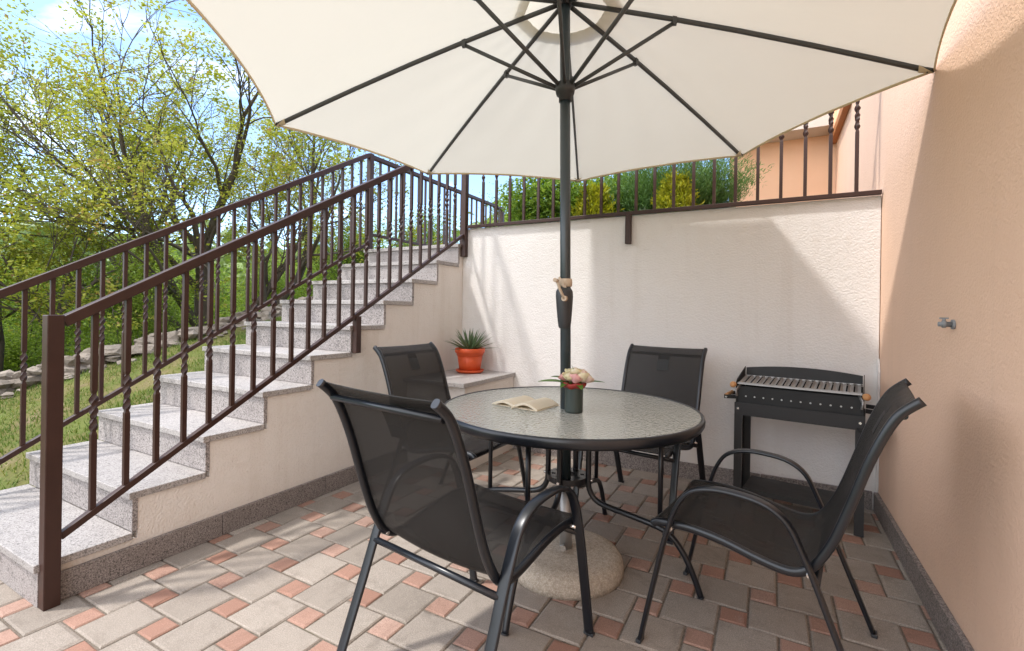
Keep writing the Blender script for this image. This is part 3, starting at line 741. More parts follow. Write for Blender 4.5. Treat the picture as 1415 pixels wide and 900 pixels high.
# ------------------------------------------------------------------ barbecue
def grill():
    th = R(-8.3); fl = Vector((-.178, 3.10, 0)); frr = Vector((.436, 3.011, 0)); c = (fl + frr) / 2
    W = (frr - fl).length; ang = math.atan2(frr.y - fl.y, frr.x - fl.x); D_ = .27
    t = thing('charcoal_grill', 'black steel charcoal grill on four legs with steel grate and wooden knobs', 'grill', tuple(c), ang)
    w = W / 2
    for sx in (-1, 1):
        for fy in (0, 1):
            m = MB(); y0 = 0 if fy == 0 else D_; sy = 1 if fy == 0 else -1
            x = sx * w
            m.box(min(x, x - sx * .042), max(x, x - sx * .042), min(y0, y0 + sy * .003), max(y0, y0 + sy * .003), 0, .615)
            m.box(min(x, x - sx * .003), max(x, x - sx * .003), min(y0 + sy * .0035, y0 + sy * .042), max(y0 + sy * .0035, y0 + sy * .042), 0, .615)
            lg = m.build('leg', ['grill_black'], t)
            if fy == 0:
                m = MB(); m.sweep([(x - sx * .021, -.004, .583), (x - sx * .021, -.010, .583)], .0065, n=12); m.build('bolt', ['bright_steel'], lg)
    m = MB(); m.box(-w + .002, w - .002, -.0035, -.0005, .545, .618); m.box(-w + .002, w - .002, D_ + .0005, D_ + .0035, .545, .618); m.build('apron', ['grill_black'], t)
    m = MB(); m.box(-w + .05, w - .05, .004, D_ - .004, .120, .124); m.box(-w + .05, w - .05, .004, .007, .095, .120); m.box(-w + .05, w - .05, D_ - .007, D_ - .004, .095, .12); m.build('shelf', ['grill_black'], t)
    # firebox
    m = MB(); m.box(-w + .012, w - .012, .016, .020, .600, .712); m.box(-w + .012, w - .012, D_ - .018, D_ - .014, .600, .74)
    m.box(-w + .012, w - .012, .0205, D_ - .0185, .612, .616)
    for sx in (-1, 1):
        x = sx * (w - .008); poly = [(.004, .600), (.004, .735), (.03, .752), (D_ - .03, .800), (D_ - .010, .806), (D_ - .010, .600)]
        m.prism(poly, x - .002, x + .002)
    fb = m.build('firebox', ['grill_box'], t)
    for i in range(12):
        m = MB(); x = -w + .058 + i * (2 * w - .116) / 11; m.sweep([(x, .0158, .655), (x, .0150, .655)], .0048, n=12); m.build('air_hole', ['steel'], fb)
    # back windscreen with arched top
    m = MB(); n = 16; top = []
    for i in range(n + 1):
        u = i / n * 2 - 1; top.append((u * (w - .014), .800 + .022 * (1 - u * u)))
    for i in range(n):
        (xa, za), (xb, zb) = top[i], top[i + 1]
        m.add([(xa, D_ - .014, .742), (xb, D_ - .014, .742), (xb, D_ - .012, zb), (xa, D_ - .012, za), (xa, D_ - .011, .742), (xb, D_ - .011, .742), (xb, D_ - .009, zb), (xa, D_ - .009, za)], [(0, 1, 2, 3), (7, 6, 5, 4), (3, 2, 6, 7), (0, 4, 5, 1)])
    m.build('windscreen', ['grill_black'], t)
    # grate: frame and V bars
    m = MB(); zf = .728; zb_ = .752; yf, yb = .010, D_ - .03
    zy = lambda y: zf + (zb_ - zf) * (y - yf) / (yb - yf)
    m.box(-w + .014, w - .014, yf - .006, yf + .016, zf - .004, zf + .004); m.box(-w + .014, w - .014, yb - .006, yb + .004, zb_ - .003, zb_ + .004)
    m.box(-w + .014, w - .014, yf + .0165, yf + .030, zf - .002, zf + .0055)
    for i in range(18):
        x = -w + .033 + (2 * w - .066) * i / 17; hw = .0128
        ya, yb2 = yf + .020, yb - .004
        m.add([(x - hw, ya, zy(ya) + .006), (x - hw * .2, ya, zy(ya) - .004), (x + hw, ya, zy(ya) + .006), (x - hw, yb2, zy(yb2) + .006), (x - hw * .2, yb2, zy(yb2) - .004), (x + hw, yb2, zy(yb2) + .006), (x - hw * .2, ya, zy(ya) - .006), (x - hw * .2, yb2, zy(yb2) - .006)],
              [(0, 1, 4, 3), (1, 2, 5, 4), (0, 3, 7, 6), (2, 6, 7, 5)])
    gr = m.build('grate', ['steel'], t)
    for sx in (-1, 1):
        x = sx * (w + .0); m = MB(); m.sweep([(x - sx * .03, .03, .725), (x - sx * .012, -.012, .690), (x - sx * .016, -.016, .655)], .004, .010, n=8); m.build('handle_strap', ['steel'], gr)
        m = MB(); m.lathe([(.0001, -.018), (.010, -.016), (.0165, -.008), (.019, 0), (.0165, .008), (.010, .016), (.0001, .018)], n=20); kb = m.build('knob', ['wood'], gr); kb.location = (x + sx * .004, -.022, .722); kb.rotation_euler = (R(60), 0, R(20 * sx))
        m = MB(); m.bar((x + sx * .002, .05, .640), (x + sx * .062, .02, .640), .006, .022); m.bar((x + sx * .002, .22, .640), (x + sx * .062, .20, .640), .006, .022)
        sb = m.build('side_handle', ['grill_black'], t)
        m = MB(); m.sweep([(x + sx * .054, .028, .646), (x + sx * .054, .198, .646)], .011, n=12); m.build('grip', ['wood'], sb)
        m = MB(); m.sweep([(x + sx * .050, .018, .640), (x + sx * .050, .013, .640)], .006, n=10); m.build('bolt', ['bright_steel'], sb)
    m = MB(); m.lathe([(.030, 0), (.034, .003), (.034, .010), (.030, .010)], c=(w - .004, -.02, .545), n=24); m.build('tool_ring', ['grill_box'], t)
grill()

# ------------------------------------------------------------------ potted aloe
pt = thing('flowerpot', 'orange plastic flowerpot with a spiky aloe standing on the ledge', 'plant pot', (-2.150, 3.262, .626)); pt.scale = (.92, .92, 1.06)
m = MB(); m.lathe([(.0001, 0), (.100, 0), (.122, .012), (.126, .024), (.120, .024), (.112, .014), (.0001, .008)], n=40); m.build('saucer', ['terracotta'], pt)
m = MB(); m.lathe([(.088, .012), (.090, .012), (.112, .135)], n=72, flute=24, flamp=.012)
m.lathe([(.113, .130), (.118, .133), (.120, .150), (.130, .153), (.133, .160), (.133, .185), (.128, .188), (.121, .186), (.119, .160)], n=48); m.f.pop(); m.mi.pop(); m.t.pop(); m.sm.pop(); m.build('pot', ['terracotta'], pt)
m = MB(); m.lathe([(.118, .165), (.0001, .172)], n=32); m.build('soil', ['soil'], pt)
al = MB(); ra = random.Random(5)
for i in range(52):
    f = i / 52; a = i * 2.39996; el = R(86 - 72 * f ** .75 + ra.uniform(-7, 7)); ln = .15 + .09 * f + ra.uniform(-.02, .03); w = .0125 + .003 * ra.random()
    d = Vector((math.cos(a), math.sin(a), 0)); sd = Vector((-d.y, d.x, 0)); p = d * .014 + Vector((0, 0, .165)); e = el; n = 7; sec = []
    for q in range(n + 1):
        t_ = q / n; sec.append((p.copy(), w * (1 - t_ ** 1.5) + .0006)); st_ = d * math.cos(e) + Vector((0, 0, math.sin(e))); p = p + st_ * (ln / n); e += R(-3.5 + 6.5 * (1 - f))*.6
    vs = []
    for (c, ww) in sec:
        up = Vector((-d.x, -d.y, 1)).normalized()
        vs += [c - sd * ww + up * ww * .35, c - up * ww * .35, c + sd * ww + up * ww * .35, c + up * ww * .12]
    fs = [(b * 4 + j, b * 4 + (j + 1) % 4, (b + 1) * 4 + (j + 1) % 4, (b + 1) * 4 + j) for b in range(n) for j in range(4)]
    al.add(vs, fs, tint=min(1, max(0, .15 + .5 * f + ra.uniform(-.2, .35))), smooth=True)
al.build('aloe', ['aloe'], pt, attr=True)

# ------------------------------------------------------------------ vase, roses, book on the table
VX, VY = -.738, 1.935
vz = TZ + .001
vs_ = thing('vase', 'small dark green ribbed vase with a red collar on the glass table', 'vase', (VX, VY, vz))
m = MB(); prof = [(.0001, 0), (.036, 0), (.038, .003)]
for i in range(22): prof.append((.0385 + (.0007 if i % 2 else 0), .006 + i * .0048))
prof += [(.038, .114), (.034, .116), (.033, .08), (.0001, .078)]
m.lathe(prof, n=40); m.build('body', ['vase_green'], vs_)
m = MB(); n = 48; vv = []
for r, z in ((.037, .104), (.043, .106), (.050, .114), (.0525, .122), (.049, .128), (.040, .126), (.033, .118)):
    for j in range(n): a = 2 * math.pi * j / n; k = 1 + .03 * math.sin(7 * a) + .015 * math.sin(11 * a + 1); vv.append((r * k * math.cos(a), r * k * math.sin(a), z + .0025 * math.sin(5 * a)))
m.add(vv, [(i * n + j, i * n + (j + 1) % n, (i + 1) * n + (j + 1) % n, (i + 1) * n + j) for i in range(6) for j in range(n)], smooth=True); m.build('collar', ['red_ribbon'], vs_)
bq = thing('bouquet', 'bunch of pale pink and cream roses with green leaves in the vase', 'flowers', (VX, VY, vz + .10)); bq.scale = (.92, .92, .92)
def rose(seed, pink):
    m = MB(); q = random.Random(seed); s = .026
    for ring in range(5):
        cnt = [3, 4, 5, 6, 6][ring]; rad = s * (.26 + .19 * ring); hh = s * (1.75 - .10 * ring); opn = -.22 + .09 * ring
        for k in range(cnt):
            a0 = 2 * math.pi * (k + .5 * (ring % 2)) / cnt + q.uniform(-.2, .2); wd = 2 * math.pi / cnt * .80; vv = []; nu, nv = 5, 5
            for i in range(nu + 1):
                for j in range(nv + 1):
                    v = i / nu; u = j / nv * 2 - 1; a = a0 + u * wd * (.55 + .45 * math.sin(math.pi * min(1, v * .9 + .1)))
                    bulge = math.sin(math.pi * v * .62) ; r = rad * (.25 + .9 * bulge) + opn * s * v ** 3 * 1.3
                    z = hh * v * (1 - .10 * u * u * v) - s * .7 + (-.03 * s * ring * v ** 4)
                    vv.append((r * math.cos(a), r * math.sin(a), z))
            w = nv + 1; t_ = pink[0] + (pink[1] - pink[0]) * (1 - ring / 4) + q.uniform(-.1, .1)
            m.add(vv, [(i * w + j, i * w + j + 1, (i + 1) * w + j + 1, (i + 1) * w + j) for i in range(nu) for j in range(nv)], tint=min(1, max(0, t_)), smooth=True)
    return m
spots = [(-.040, -.012, .052, (.85, .6)), (-.012, -.034, .058, (.1, .3)), (.020, -.036, .050, (.75, .95)), (.046, -.016, .056, (.2, .1)), (-.026, .020, .066, (.05, .4)), (.006, -.002, .076, (.15, .5)), (.034, .018, .068, (.6, .5)), (.058, .012, .048, (.5, .2)), (0, .042, .058, (.3, .1))]
for i, (x, y, z, pk) in enumerate(spots):
    o = rose(i, pk).build('rose', ['petal'], bq, attr=True, fix=False); o.location = (x, y, z); o.rotation_euler = (y * -9, x * 9, i)
m = MB()
for i, (x, y, z, pk) in enumerate(spots): m.sweep([(x * .25, y * .25, -.06), (x * .5, y * .5, .01), (x, y, z - .012)], .0022, n=6)
m.build('stem', ['rose_leaf'], bq, attr=True)
def leaf(m, base, d, ln, w, droop, t):
    d = Vector(d).normalized(); sd = d.cross(Vector((0, 0, 1))).normalized(); n = 8; vv = []
    for i in range(n + 1):
        f = i / n; c = Vector(base) + d * (ln * f) + Vector((0, 0, -droop * f * f)); ww = w * math.sin(math.pi * (f * .93 + .04)) ** .8
        vv += [c - sd * ww + Vector((0, 0, .25 * ww)), c, c + sd * ww + Vector((0, 0, .25 * ww))]
    m.add(vv, [(3 * i + j, 3 * i + j + 1, 3 * i + j + 4, 3 * i + j + 3) for i in range(n) for j in (0, 1)], tint=t, smooth=True)
lv = MB(); leaf(lv, (-.03, -.02, .028), (-.90, -.42, .10), .135, .030, .012, .9); lv.build('leaf', ['rose_leaf'], bq, attr=True)
lv = MB(); leaf(lv, (-.03, .0, .035), (-.80, -.25, .35), .09, .022, .02, .3); lv.build('leaf', ['rose_leaf'], bq, attr=True)
lv = MB(); leaf(lv, (-.02, -.03, .026), (-.3, -.9, .1), .05, .016, .02, .3); lv.build('leaf', ['rose_leaf'], bq, attr=True)
lv = MB(); leaf(lv, (.04, 0, .034), (.88, .42, .10), .105, .018, .010, .25); lv.build('leaf', ['rose_leaf'], bq, attr=True)
lv = MB(); leaf(lv, (.03, -.03, .024), (.6, -.7, .1), .05, .015, .02, .4); lv.build('leaf', ['rose_leaf'], bq, attr=True)
lv = MB(); leaf(lv, (.0, .03, .03), (.1, 1, .2), .07, .018, .02, .3); lv.build('leaf', ['rose_leaf'], bq, attr=True)
lv = MB(); leaf(lv, (.0, -.01, .085), (-.3, -.2, 1), .03, .006, 0, .1); lv.build('leaf', ['rose_leaf'], bq, attr=True)

bk = thing('open_book', 'open book with cream pages lying face up on the glass table', 'book', (-.985, 1.962, TZ + .001), R(-9))
def page_curve(u, lay): return .0015 + .020 * (1 - lay * .12) * (math.sin(math.pi * min(1, u * 1.02)) ** .8) * (1 - .45 * u) - .001 * lay
for s in (-1, 1):
    m = MB(); n = 14; pw, ph = .122, .175; vv = []
    for i in range(n + 1):
        u = i / n; z = .004 + .024 * math.sin(math.pi * (u * .86 + .10)) ** 1.2 * (1.0 if s > 0 else .85)
        for y in (-ph / 2, ph / 2): vv.append((s * u * pw, y + s * .004 * u, z)); vv.append((s * u * pw * 1.0, y + s * .004 * u, max(.0015, z - .011)))
    fs = []
    for i in range(n):
        a = i * 4; fs += [(a, a + 2, a + 6, a + 4), (a + 1, a + 5, a + 7, a + 3), (a, a + 4, a + 5, a + 1), (a + 2, a + 3, a + 7, a + 6)]
    fs += [(n * 4, n * 4 + 2, n * 4 + 3, n * 4 + 1)]
    m.add(vv, fs, smooth=False); m.build('pages', ['paper'], bk, bevel=.0006, seg=1)
m = MB(); m.box(-.127, .127, -.09, .09, 0, .0014); m.build('cover', ['paper'], bk)
m = MB(); m.sweep([(0, -.06, .008), (.002, -.09, .006), (.004, -.112, .002)], .004, .0008, n=6, side=(1, 0, 0)); m.build('ribbon', ['paper'], bk)

# ------------------------------------------------------------------ tap on the house wall
tp = thing('wall_tap', 'small grey outdoor tap sticking out of the peach wall', 'tap', (X1, 2.20, 1.108)); tp.scale = (.85, .85, .85)
m = MB(); m.sweep([(-.001, 0, 0), (-.010, 0, 0)], .020, n=20); m.build('flange', ['grey_plastic'], tp, bevel=.001)
m = MB(); m.sweep([(-.010, 0, 0), (-.028, 0, 0), (-.0281, 0, 0), (-.040, 0, 0), (-.0401, 0, 0), (-.052, 0, 0)], .012, n=16, rad=[.9, .9, 1.25, 1.25, .8, .8]); m.build('spout', ['grey_plastic'], tp)
m = MB(); m.sweep([(-.034, 0, .010), (-.034, 0, .022)], .006, n=10); m.bar((-.048, 0, .025), (-.020, 0, .025), .008, .006); m.build('handle', ['grey_plastic'], tp)

# ------------------------------------------------------------------ vegetation
def leaf_quads(C, size, rng, tint, spread_up=.3, aspect=.55):
    """diamond leaf quads around centres C (n,3)"""
    n = len(C)
    d = rng.normal(size=(n, 3)); d[:, 2] *= .55; d /= np.linalg.norm(d, axis=1)[:, None]
    r = rng.normal(size=(n, 3)); r[:, 2] += 1.1; s = np.cross(d, r); s /= np.linalg.norm(s, axis=1)[:, None] + 1e-9
    sz = (size * rng.uniform(.6, 1.25, n))[:, None]
    a = C - d * sz * .5; b = C + s * sz * aspect * .5; c = C + d * sz * .5; e = C - s * sz * aspect * .5
    fold = np.cross(d, s) * sz * .12
    V = np.stack([a, b + fold, c, e + fold], 1).reshape(-1, 3); F = np.arange(4 * n).reshape(n, 4)
    return V, F, np.clip(tint, 0, 1)

def tubes(segs):
    """segs: list of polylines [(p, r), ...] -> V, F"""
    V = []; F = []
    for pl in segs:
        n = 8 if pl[0][1] > .07 else (6 if pl[0][1] > .025 else 4)
        b0 = len(V); prev = None
        for i, (p, r) in enumerate(pl):
            q = pl[min(i + 1, len(pl) - 1)][0] - pl[max(i - 1, 0)][0]; t = q / (np.linalg.norm(q) + 1e-9)
            ref = np.array([1, 0, 0]) if abs(t[0]) < .8 else np.array([0, 1, 0])
            a = np.cross(t, ref); a /= np.linalg.norm(a); b = np.cross(t, a)
            for j in range(n):
                an = 2 * math.pi * j / n; V.append(p + r * (a * math.cos(an) + b * math.sin(an)))
        for i in range(len(pl) - 1):
            for j in range(n): F.append((b0 + i * n + j, b0 + i * n + (j + 1) % n, b0 + (i + 1) * n + (j + 1) % n, b0 + (i + 1) * n + j))
    return np.array(V), np.array(F)

def grow(rng, stems, depth, gnarl=.25, up=.15, ratio=.72, kids=(2, 4), rmin=.006, angle=(.35, .95), mid=True):
    """stems: list of (pos, dir, length, radius); returns branch polylines and twig-end points"""
    segs = []; ends = []
    todo = [(np.array(p, float), np.array(d, float) / np.linalg.norm(d), l, r, 0) for p, d, l, r in stems]
    while todo:
        p, d, l, r, lev = todo.pop()
        n = 6 if lev < 2 else 4; pl = [(p.copy(), r)]; dirs = []
        for i in range(n):
            d = d + rng.normal(size=3) * gnarl / n * 1.6; d[2] += up / n; d /= np.linalg.norm(d); dirs.append(d.copy())
            p = p + d * l / n; pl.append((p.copy(), r * (1 - (.45 if lev < depth else .8) * (i + 1) / n)))
        segs.append(pl)
        if lev >= depth:
            ends.append((pl[-1][0], d.copy()))
            if mid: ends.append((pl[len(pl) // 2][0], d.copy()))
            continue
        k = rng.integers(kids[0], kids[1] + 1)
        for q in range(k + 1):
            last = q == 0
            i = n if last else int(rng.integers(max(1, n // 3), n + 1))
            bp, br = pl[i]; bd = dirs[i - 1]
            if last: nd = bd + rng.normal(size=3) * .22; nr = br * .95
            else:
                ax = rng.normal(size=3); ax -= bd * (ax @ bd); ax /= np.linalg.norm(ax) + 1e-9; an = rng.uniform(*angle)
                nd = bd * math.cos(an) + ax * math.sin(an); nr = br * rng.uniform(.55, .78)
            nl = l * ratio * rng.uniform(.75, 1.2) if lev else l * rng.uniform(.55, .8)
            todo.append((bp.copy(), nd / np.linalg.norm(nd), nl, max(rmin, nr), lev + 1))
    return segs, ends

def make_tree(name, label, cat, seed, stems, depth, leaf, leaves, size, spread, group=None, zmin=None, tb=.45, **kw):
    rng = np.random.default_rng(seed)
    t = thing(name, label, cat, group=group)
    segs, ends = grow(rng, stems, depth, **kw)
    V, F = tubes(segs); npmesh('trunk', V, F, 'bark', None, t, True)
    E_ = np.array([e[0] for e in ends])
    clump = np.clip(tb + .22 * np.sin(E_[:, 0] * 1.7 + seed) + .18 * np.sin(E_[:, 1] * 2.1) + .16 * rng.normal(size=len(E_)), 0, 1)
    cnt = rng.poisson(leaves * rng.uniform(.25, 1.75, len(E_)))
    idx = np.repeat(np.arange(len(E_)), cnt)
    C = E_[idx] + rng.normal(size=(len(idx), 3)) * spread
    tint = clump[idx] * .85 + rng.uniform(-.18, .2, len(idx)); tint[rng.random(len(idx)) < .03] = 1.0
    V, F, T = leaf_quads(C, size, rng, tint); npmesh('crown', V, F, leaf, T, t)
    return t

# the broad oak by the lawn wall
big = make_tree('oak_tree', 'tall spreading oak with several dark stems and young yellow green leaves beyond the lawn', 'tree', 11,
    [((0, 0, -.3), (.05, -.1, 1), 2.5, .20), ((-.35, -.3, -.3), (-.40, -.30, 1), 2.6, .16), ((.28, .35, -.3), (.40, .42, 1), 2.5, .15), ((.1, -.1, .5), (.25, -.5, .9), 2.3, .095), ((.2, .2, .4), (.6, .6, .75), 2.3, .10), ((-.2, -.2, .4), (-.6, -.65, .75), 2.4, .095)],
    5, 'leaf_spring', 22, .070, .085, ratio=.70, kids=(2, 3), up=.16, gnarl=.30, angle=(.35, .85), mid=False)
big.scale = (.92, .92, .86); big.location = (-9.6, 5.2, hgt(-9.6, 5.2))
lean = make_tree('leaning_tree', 'slim leaning tree with two dark trunks at the left edge of the lawn', 'tree', 23,
    [((0, 0, -.3), (-.25, .1, 1), 2.3, .10), ((.2, .15, -.3), (.30, .30, 1), 2.0, .08), ((0, -.1, .6), (-.5, -.3, .9), 1.6, .05)],
    4, 'leaf_spring', 24, .068, .10, ratio=.70, kids=(2, 4), up=.08, gnarl=.45, tb=.4)
lean.scale = (.8, .8, .8); lean.location = (-9.3, 2.45, hgt(-9.3, 2.45))
young = make_tree('young_tree', 'young bright green tree rising behind the stone wall', 'tree', 31,
    [((0, 0, -.4), (.08, .05, 1), 1.7, .06), ((.1, 0, -.4), (.35, -.1, 1), 1.5, .045), ((-.1, .1, -.4), (-.3, .25, 1), 1.5, .045)],
    3, 'leaf_fresh', 30, .08, .22, ratio=.74, kids=(3, 4), up=.1, gnarl=.4, group='young trees on the slope below the stone wall')
YG = 'young trees on the slope below the stone wall'
ylist = [(-9.6, 1.2, .8), (-11.5, 3.0, .8), (-12.0, 5.4, .8), (-11.0, 7.4, .85), (-10.4, 9.6, 1.15), (-13.5, 4.2, 1.4), (-15.0, 7.5, 1.5), (-14.0, 10.5, 1.5), (-9.3, 12.0, 1.2), (-7.2, 13.0, 1.1),
         (-17.0, 5.2, 1.6), (-18.5, 9.2, 1.7), (-17.0, 13.5, 1.7), (-12.5, 15.0, 1.5), (-14.8, 2.2, 1.4), (-8.3, 8.0, .8), (-5.6, 11.8, .95), (-21.0, 6.8, 1.9), (-22.0, 12.0, 1.9)]
young.location = (-8.7, 3.6, hgt(-8.7, 3.6) - .2); young.scale = (.55, .55, .55)
young['label'] = 'one of the bright green young trees crowding the slope below the stone wall'
rr = random.Random(9)
for (x, y, s) in ylist:
    o = dup(young, (x, y, hgt(x, y) - .1), rr.uniform(0, 6.28), scale=(s * rr.uniform(.7, .85), s * rr.uniform(.7, .85), s * .68))

# far wood on the hillside: one mass
def far_wood():
    rng = np.random.default_rng(4); Cs = []; Ts = []; S = []
    n = 0
    for _ in range(5200):
        r = rng.uniform(26, 330); az = rng.uniform(-75, 12)
        x = r * math.sin(R(az)); y = r * math.cos(R(az))
        if x > -9 and r < 60: continue
        if x > -7: continue
        z = hgt(x, y); rad = rng.uniform(1.6, 3.4) * (1 + r / 500); h = rad * rng.uniform(1.1, 1.7); k = 150 if r < 90 else 70
        u = rng.normal(size=(k, 3)); u /= np.linalg.norm(u, axis=1)[:, None]; u[:, 2] = np.abs(u[:, 2]) * .9 + .05 * u[:, 2]
        Cs.append(np.array([x, y, z + h * .5]) + u * np.array([rad, rad, h]) * rng.uniform(.75, 1.05, (k, 1)))
        Ts.append(np.clip(rng.uniform(.1, .9) + rng.normal(size=k) * .12, 0, 1)); S.append(np.full(k, rad * (.24 if k == 150 else .36)))
    C = np.concatenate(Cs); T = np.concatenate(Ts); S = np.concatenate(S)
    V, F, T = leaf_quads(C, S, rng, T, aspect=.85)
    tag(npmesh('hillside_wood', V, F, 'leaf_far', T), 'far green wood covering the hillside behind the oak', 'wood', kind='stuff')
far_wood()

# lawn grass
def lawn_grass():
    rng = np.random.default_rng(6); n = 60000
    x = rng.uniform(-7.1, -3.5, n); y = rng.uniform(-.3, 6.8, n)
    den = .5 + .5 * np.sin(x * 2.1 + 1) * np.sin(y * 1.7 + .5) + .3 * np.sin(x * 6 + y * 5); k = rng.random(n) < .45 + .5 * den; x, y, den = x[k], y[k], den[k]; n = len(x)
    z = np.array([hgt(a, b) for a, b in zip(x, y)]) + .018 * np.sin(x * 5.1 + y * 3.3) + .014 * np.sin(x * 2.3 - y * 6.1) - .004
    P_ = np.stack([x, y, z], 1); a = rng.uniform(0, 6.283, n); w = .0035 + .002 * rng.random(n); h = rng.uniform(.02, .055, n) * (.7 + .5 * den)
    s = np.stack([np.cos(a), np.sin(a), np.zeros(n)], 1) * w[:, None]; tip = np.stack([rng.normal(size=n) * .02, rng.normal(size=n) * .02, h], 1)
    V = np.stack([P_ - s, P_ + s, P_ + tip], 1).reshape(-1, 3); F = np.arange(3 * n).reshape(n, 3)
    t = np.clip(.55 - .35 * den + rng.normal(size=n) * .22, 0, 1)
    tag(npmesh('lawn_grass', V, F, 'grass', t), 'short patchy grass growing on the sloping lawn left of the stairs', 'grass', kind='stuff')
lawn_grass()

# rubble wall at the lawn's edge
def rubble():
    m = MB(); q = random.Random(12)
    def stone(c, sx, sy, sz):
        import bmesh
        bm = bmesh.new(); bmesh.ops.create_icosphere(bm, subdivisions=2, radius=1)
        ph = [q.uniform(0, 6) for _ in range(6)]; rot = Matrix.Rotation(q.uniform(0, 6.28), 3, 'Z') @ Matrix.Rotation(q.uniform(-.3, .3), 3, 'X')
        vs = []
        for v in bm.verts:
            p = v.co; k = 1 + .22 * math.sin(3 * p.x + ph[0]) + .18 * math.sin(4 * p.y + ph[1]) + .17 * math.sin(5 * p.z + ph[2])
            b = Vector([math.copysign(abs(a) ** .7, a) for a in p]) * k
            vs.append(rot @ Vector((b.x * sx, b.y * sy, b.z * sz)) + Vector(c))
        m.add(vs, [tuple(v.index for v in f.verts) for f in bm.faces], tint=q.random()); bm.free()
    y = -1.2
    while y < 9.5:
        for lay in range(2):
            x = -7.05 + q.uniform(-.16, .16) + (.12 if lay == 0 else 0); s = q.uniform(.05, .13)
            stone((x, y + q.uniform(-.1, .1), hgt(x, y) + .04 + lay * .06 + q.uniform(-.03, .02)), s * q.uniform(.8, 1.3), s * q.uniform(.8, 1.4), s * q.uniform(.45, .75))
        if q.random() < .8:
            s = q.uniform(.025, .07); x = -7.0 + q.uniform(.1, .55); stone((x, y, hgt(x, y) + .01), s * 1.3, s, s * .6)
        y += .115
    tag(m.build('rubble_wall', ['stone'], attr=True, fix=False), 'low tumbled dry stone wall along the far edge of the lawn', 'stone wall')
rubble()

# terrace shrubs
def shrub(name, label, cat, loc, rad, h, n, leaf, size, seed, mode='ball', aspect=.55):
    rng = np.random.default_rng(seed); t = thing(name, label, cat, loc)
    if mode == 'ball':
        u = rng.normal(size=(n, 3)); u /= np.linalg.norm(u, axis=1)[:, None]; rr_ = rng.uniform(.25, 1, n) ** .6
        lump = 1 + .22 * np.sin(u[:, 0] * 5 + seed) * np.sin(u[:, 1] * 4 + 1) + .15 * np.sin(u[:, 2] * 7)
        C = u * (rr_ * lump)[:, None] * np.array([rad, rad * .8, h / 2]) + np.array([0, 0, h / 2])
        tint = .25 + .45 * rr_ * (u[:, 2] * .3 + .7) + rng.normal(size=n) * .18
        V, F, T = leaf_quads(C, size, rng, tint, aspect=aspect); npmesh('foliage', V, F, leaf, T, t)
    else:
        nb = n // 26; cs = []; ts = []; dirs = []
        for b in range(nb):
            a = rng.uniform(0, 6.283); f = rng.random(); base = np.array([math.cos(a), math.sin(a), 0]) * rad * .35 * rng.random()
            if mode == 'cone': base[2] = f * h * .75; out = np.array([math.cos(a), math.sin(a), 1.3 + f]); ln = h * .34 * (1.15 - f) + .05
            else: out = np.array([math.cos(a) * rng.uniform(.1, .9), math.sin(a) * rng.uniform(.1, .9), 1.0]); ln = h * rng.uniform(.55, 1.05)
            out /= np.linalg.norm(out); k = 26
            s = np.sort(rng.uniform(.05, 1, k)); C = base + out * (s * ln)[:, None] + rng.normal(size=(k, 3)) * .014
            C[:, 2] -= (s ** 2) * ln * (.0 if mode == 'cone' else .12); cs.append(C); d = rng.normal(size=(k, 3)) * .55 + out * 1.0; dirs.append(d); ts.append(rng.uniform(.1, .9) * .6 + s * .35)
        C = np.concatenate(cs); d = np.concatenate(dirs); d /= np.linalg.norm(d, axis=1)[:, None]; tint = np.concatenate(ts); m_ = len(C)
        s_ = np.cross(d, rng.normal(size=(m_, 3))); s_ /= np.linalg.norm(s_, axis=1)[:, None]; sz = (size * rng.uniform(.7, 1.3, m_))[:, None]
        V = np.stack([C - d * sz * .5, C + s_ * sz * aspect * .5, C + d * sz * .5, C - s_ * sz * aspect * .5], 1).reshape(-1, 3)
        npmesh('foliage', V, np.arange(4 * m_).reshape(m_, 4), leaf, np.clip(tint, 0, 1), t)
    m = MB()
    for k in range(7): a = k * .9; m.sweep([(0, 0, -.05), (rad * .2 * math.cos(a), rad * .2 * math.sin(a), h * .3), (rad * .45 * math.cos(a), rad * .45 * math.sin(a), h * .7)], .008, n=6, rad=[1, .8, .4])
    m.build('stem', ['bark'], t)
    return t
shrub('leafy_shrub', 'round light green leafy shrub behind the railing at the left end of the terrace', 'shrub', (-1.92, 4.25, 1.78), .46, .76, 10000, 'leaf_bush', .042, 1)
shrub('broadleaf_bush', 'mid green broadleaf bush behind the umbrella pole and the smaller golden conifer', 'shrub', (-1.50, 4.75, 1.78), .55, .80, 11000, 'leaf_bush', .045, 8)
shrub('golden_conifer', 'small golden green conifer just right of the umbrella pole behind the railing', 'shrub', (-1.42, 4.15, 1.79), .25, .56, 7500, 'leaf_gold', .040, 2, 'cone', .30)
shrub('rosemary_bush', 'wide dark green needle leaved bush on the terrace against the orange wall', 'shrub', (-.78, 4.55, 1.78), .64, .92, 110000, 'leaf_dark', .042, 3, 'spray', .13)
shrub('upright_conifer', 'taller upright golden green conifer in front of the dark bush', 'shrub', (-.70, 4.05, 1.79), .20, .55, 6200, 'leaf_gold', .036, 4, 'cone', .30)
shrub('lavender_tuft', 'low grey green tuft at the wall edge between the two golden conifers', 'shrub', (-.95, 3.92, 1.79), .16, .20, 2200, 'leaf_grey', .045, 5, 'spray', .12)

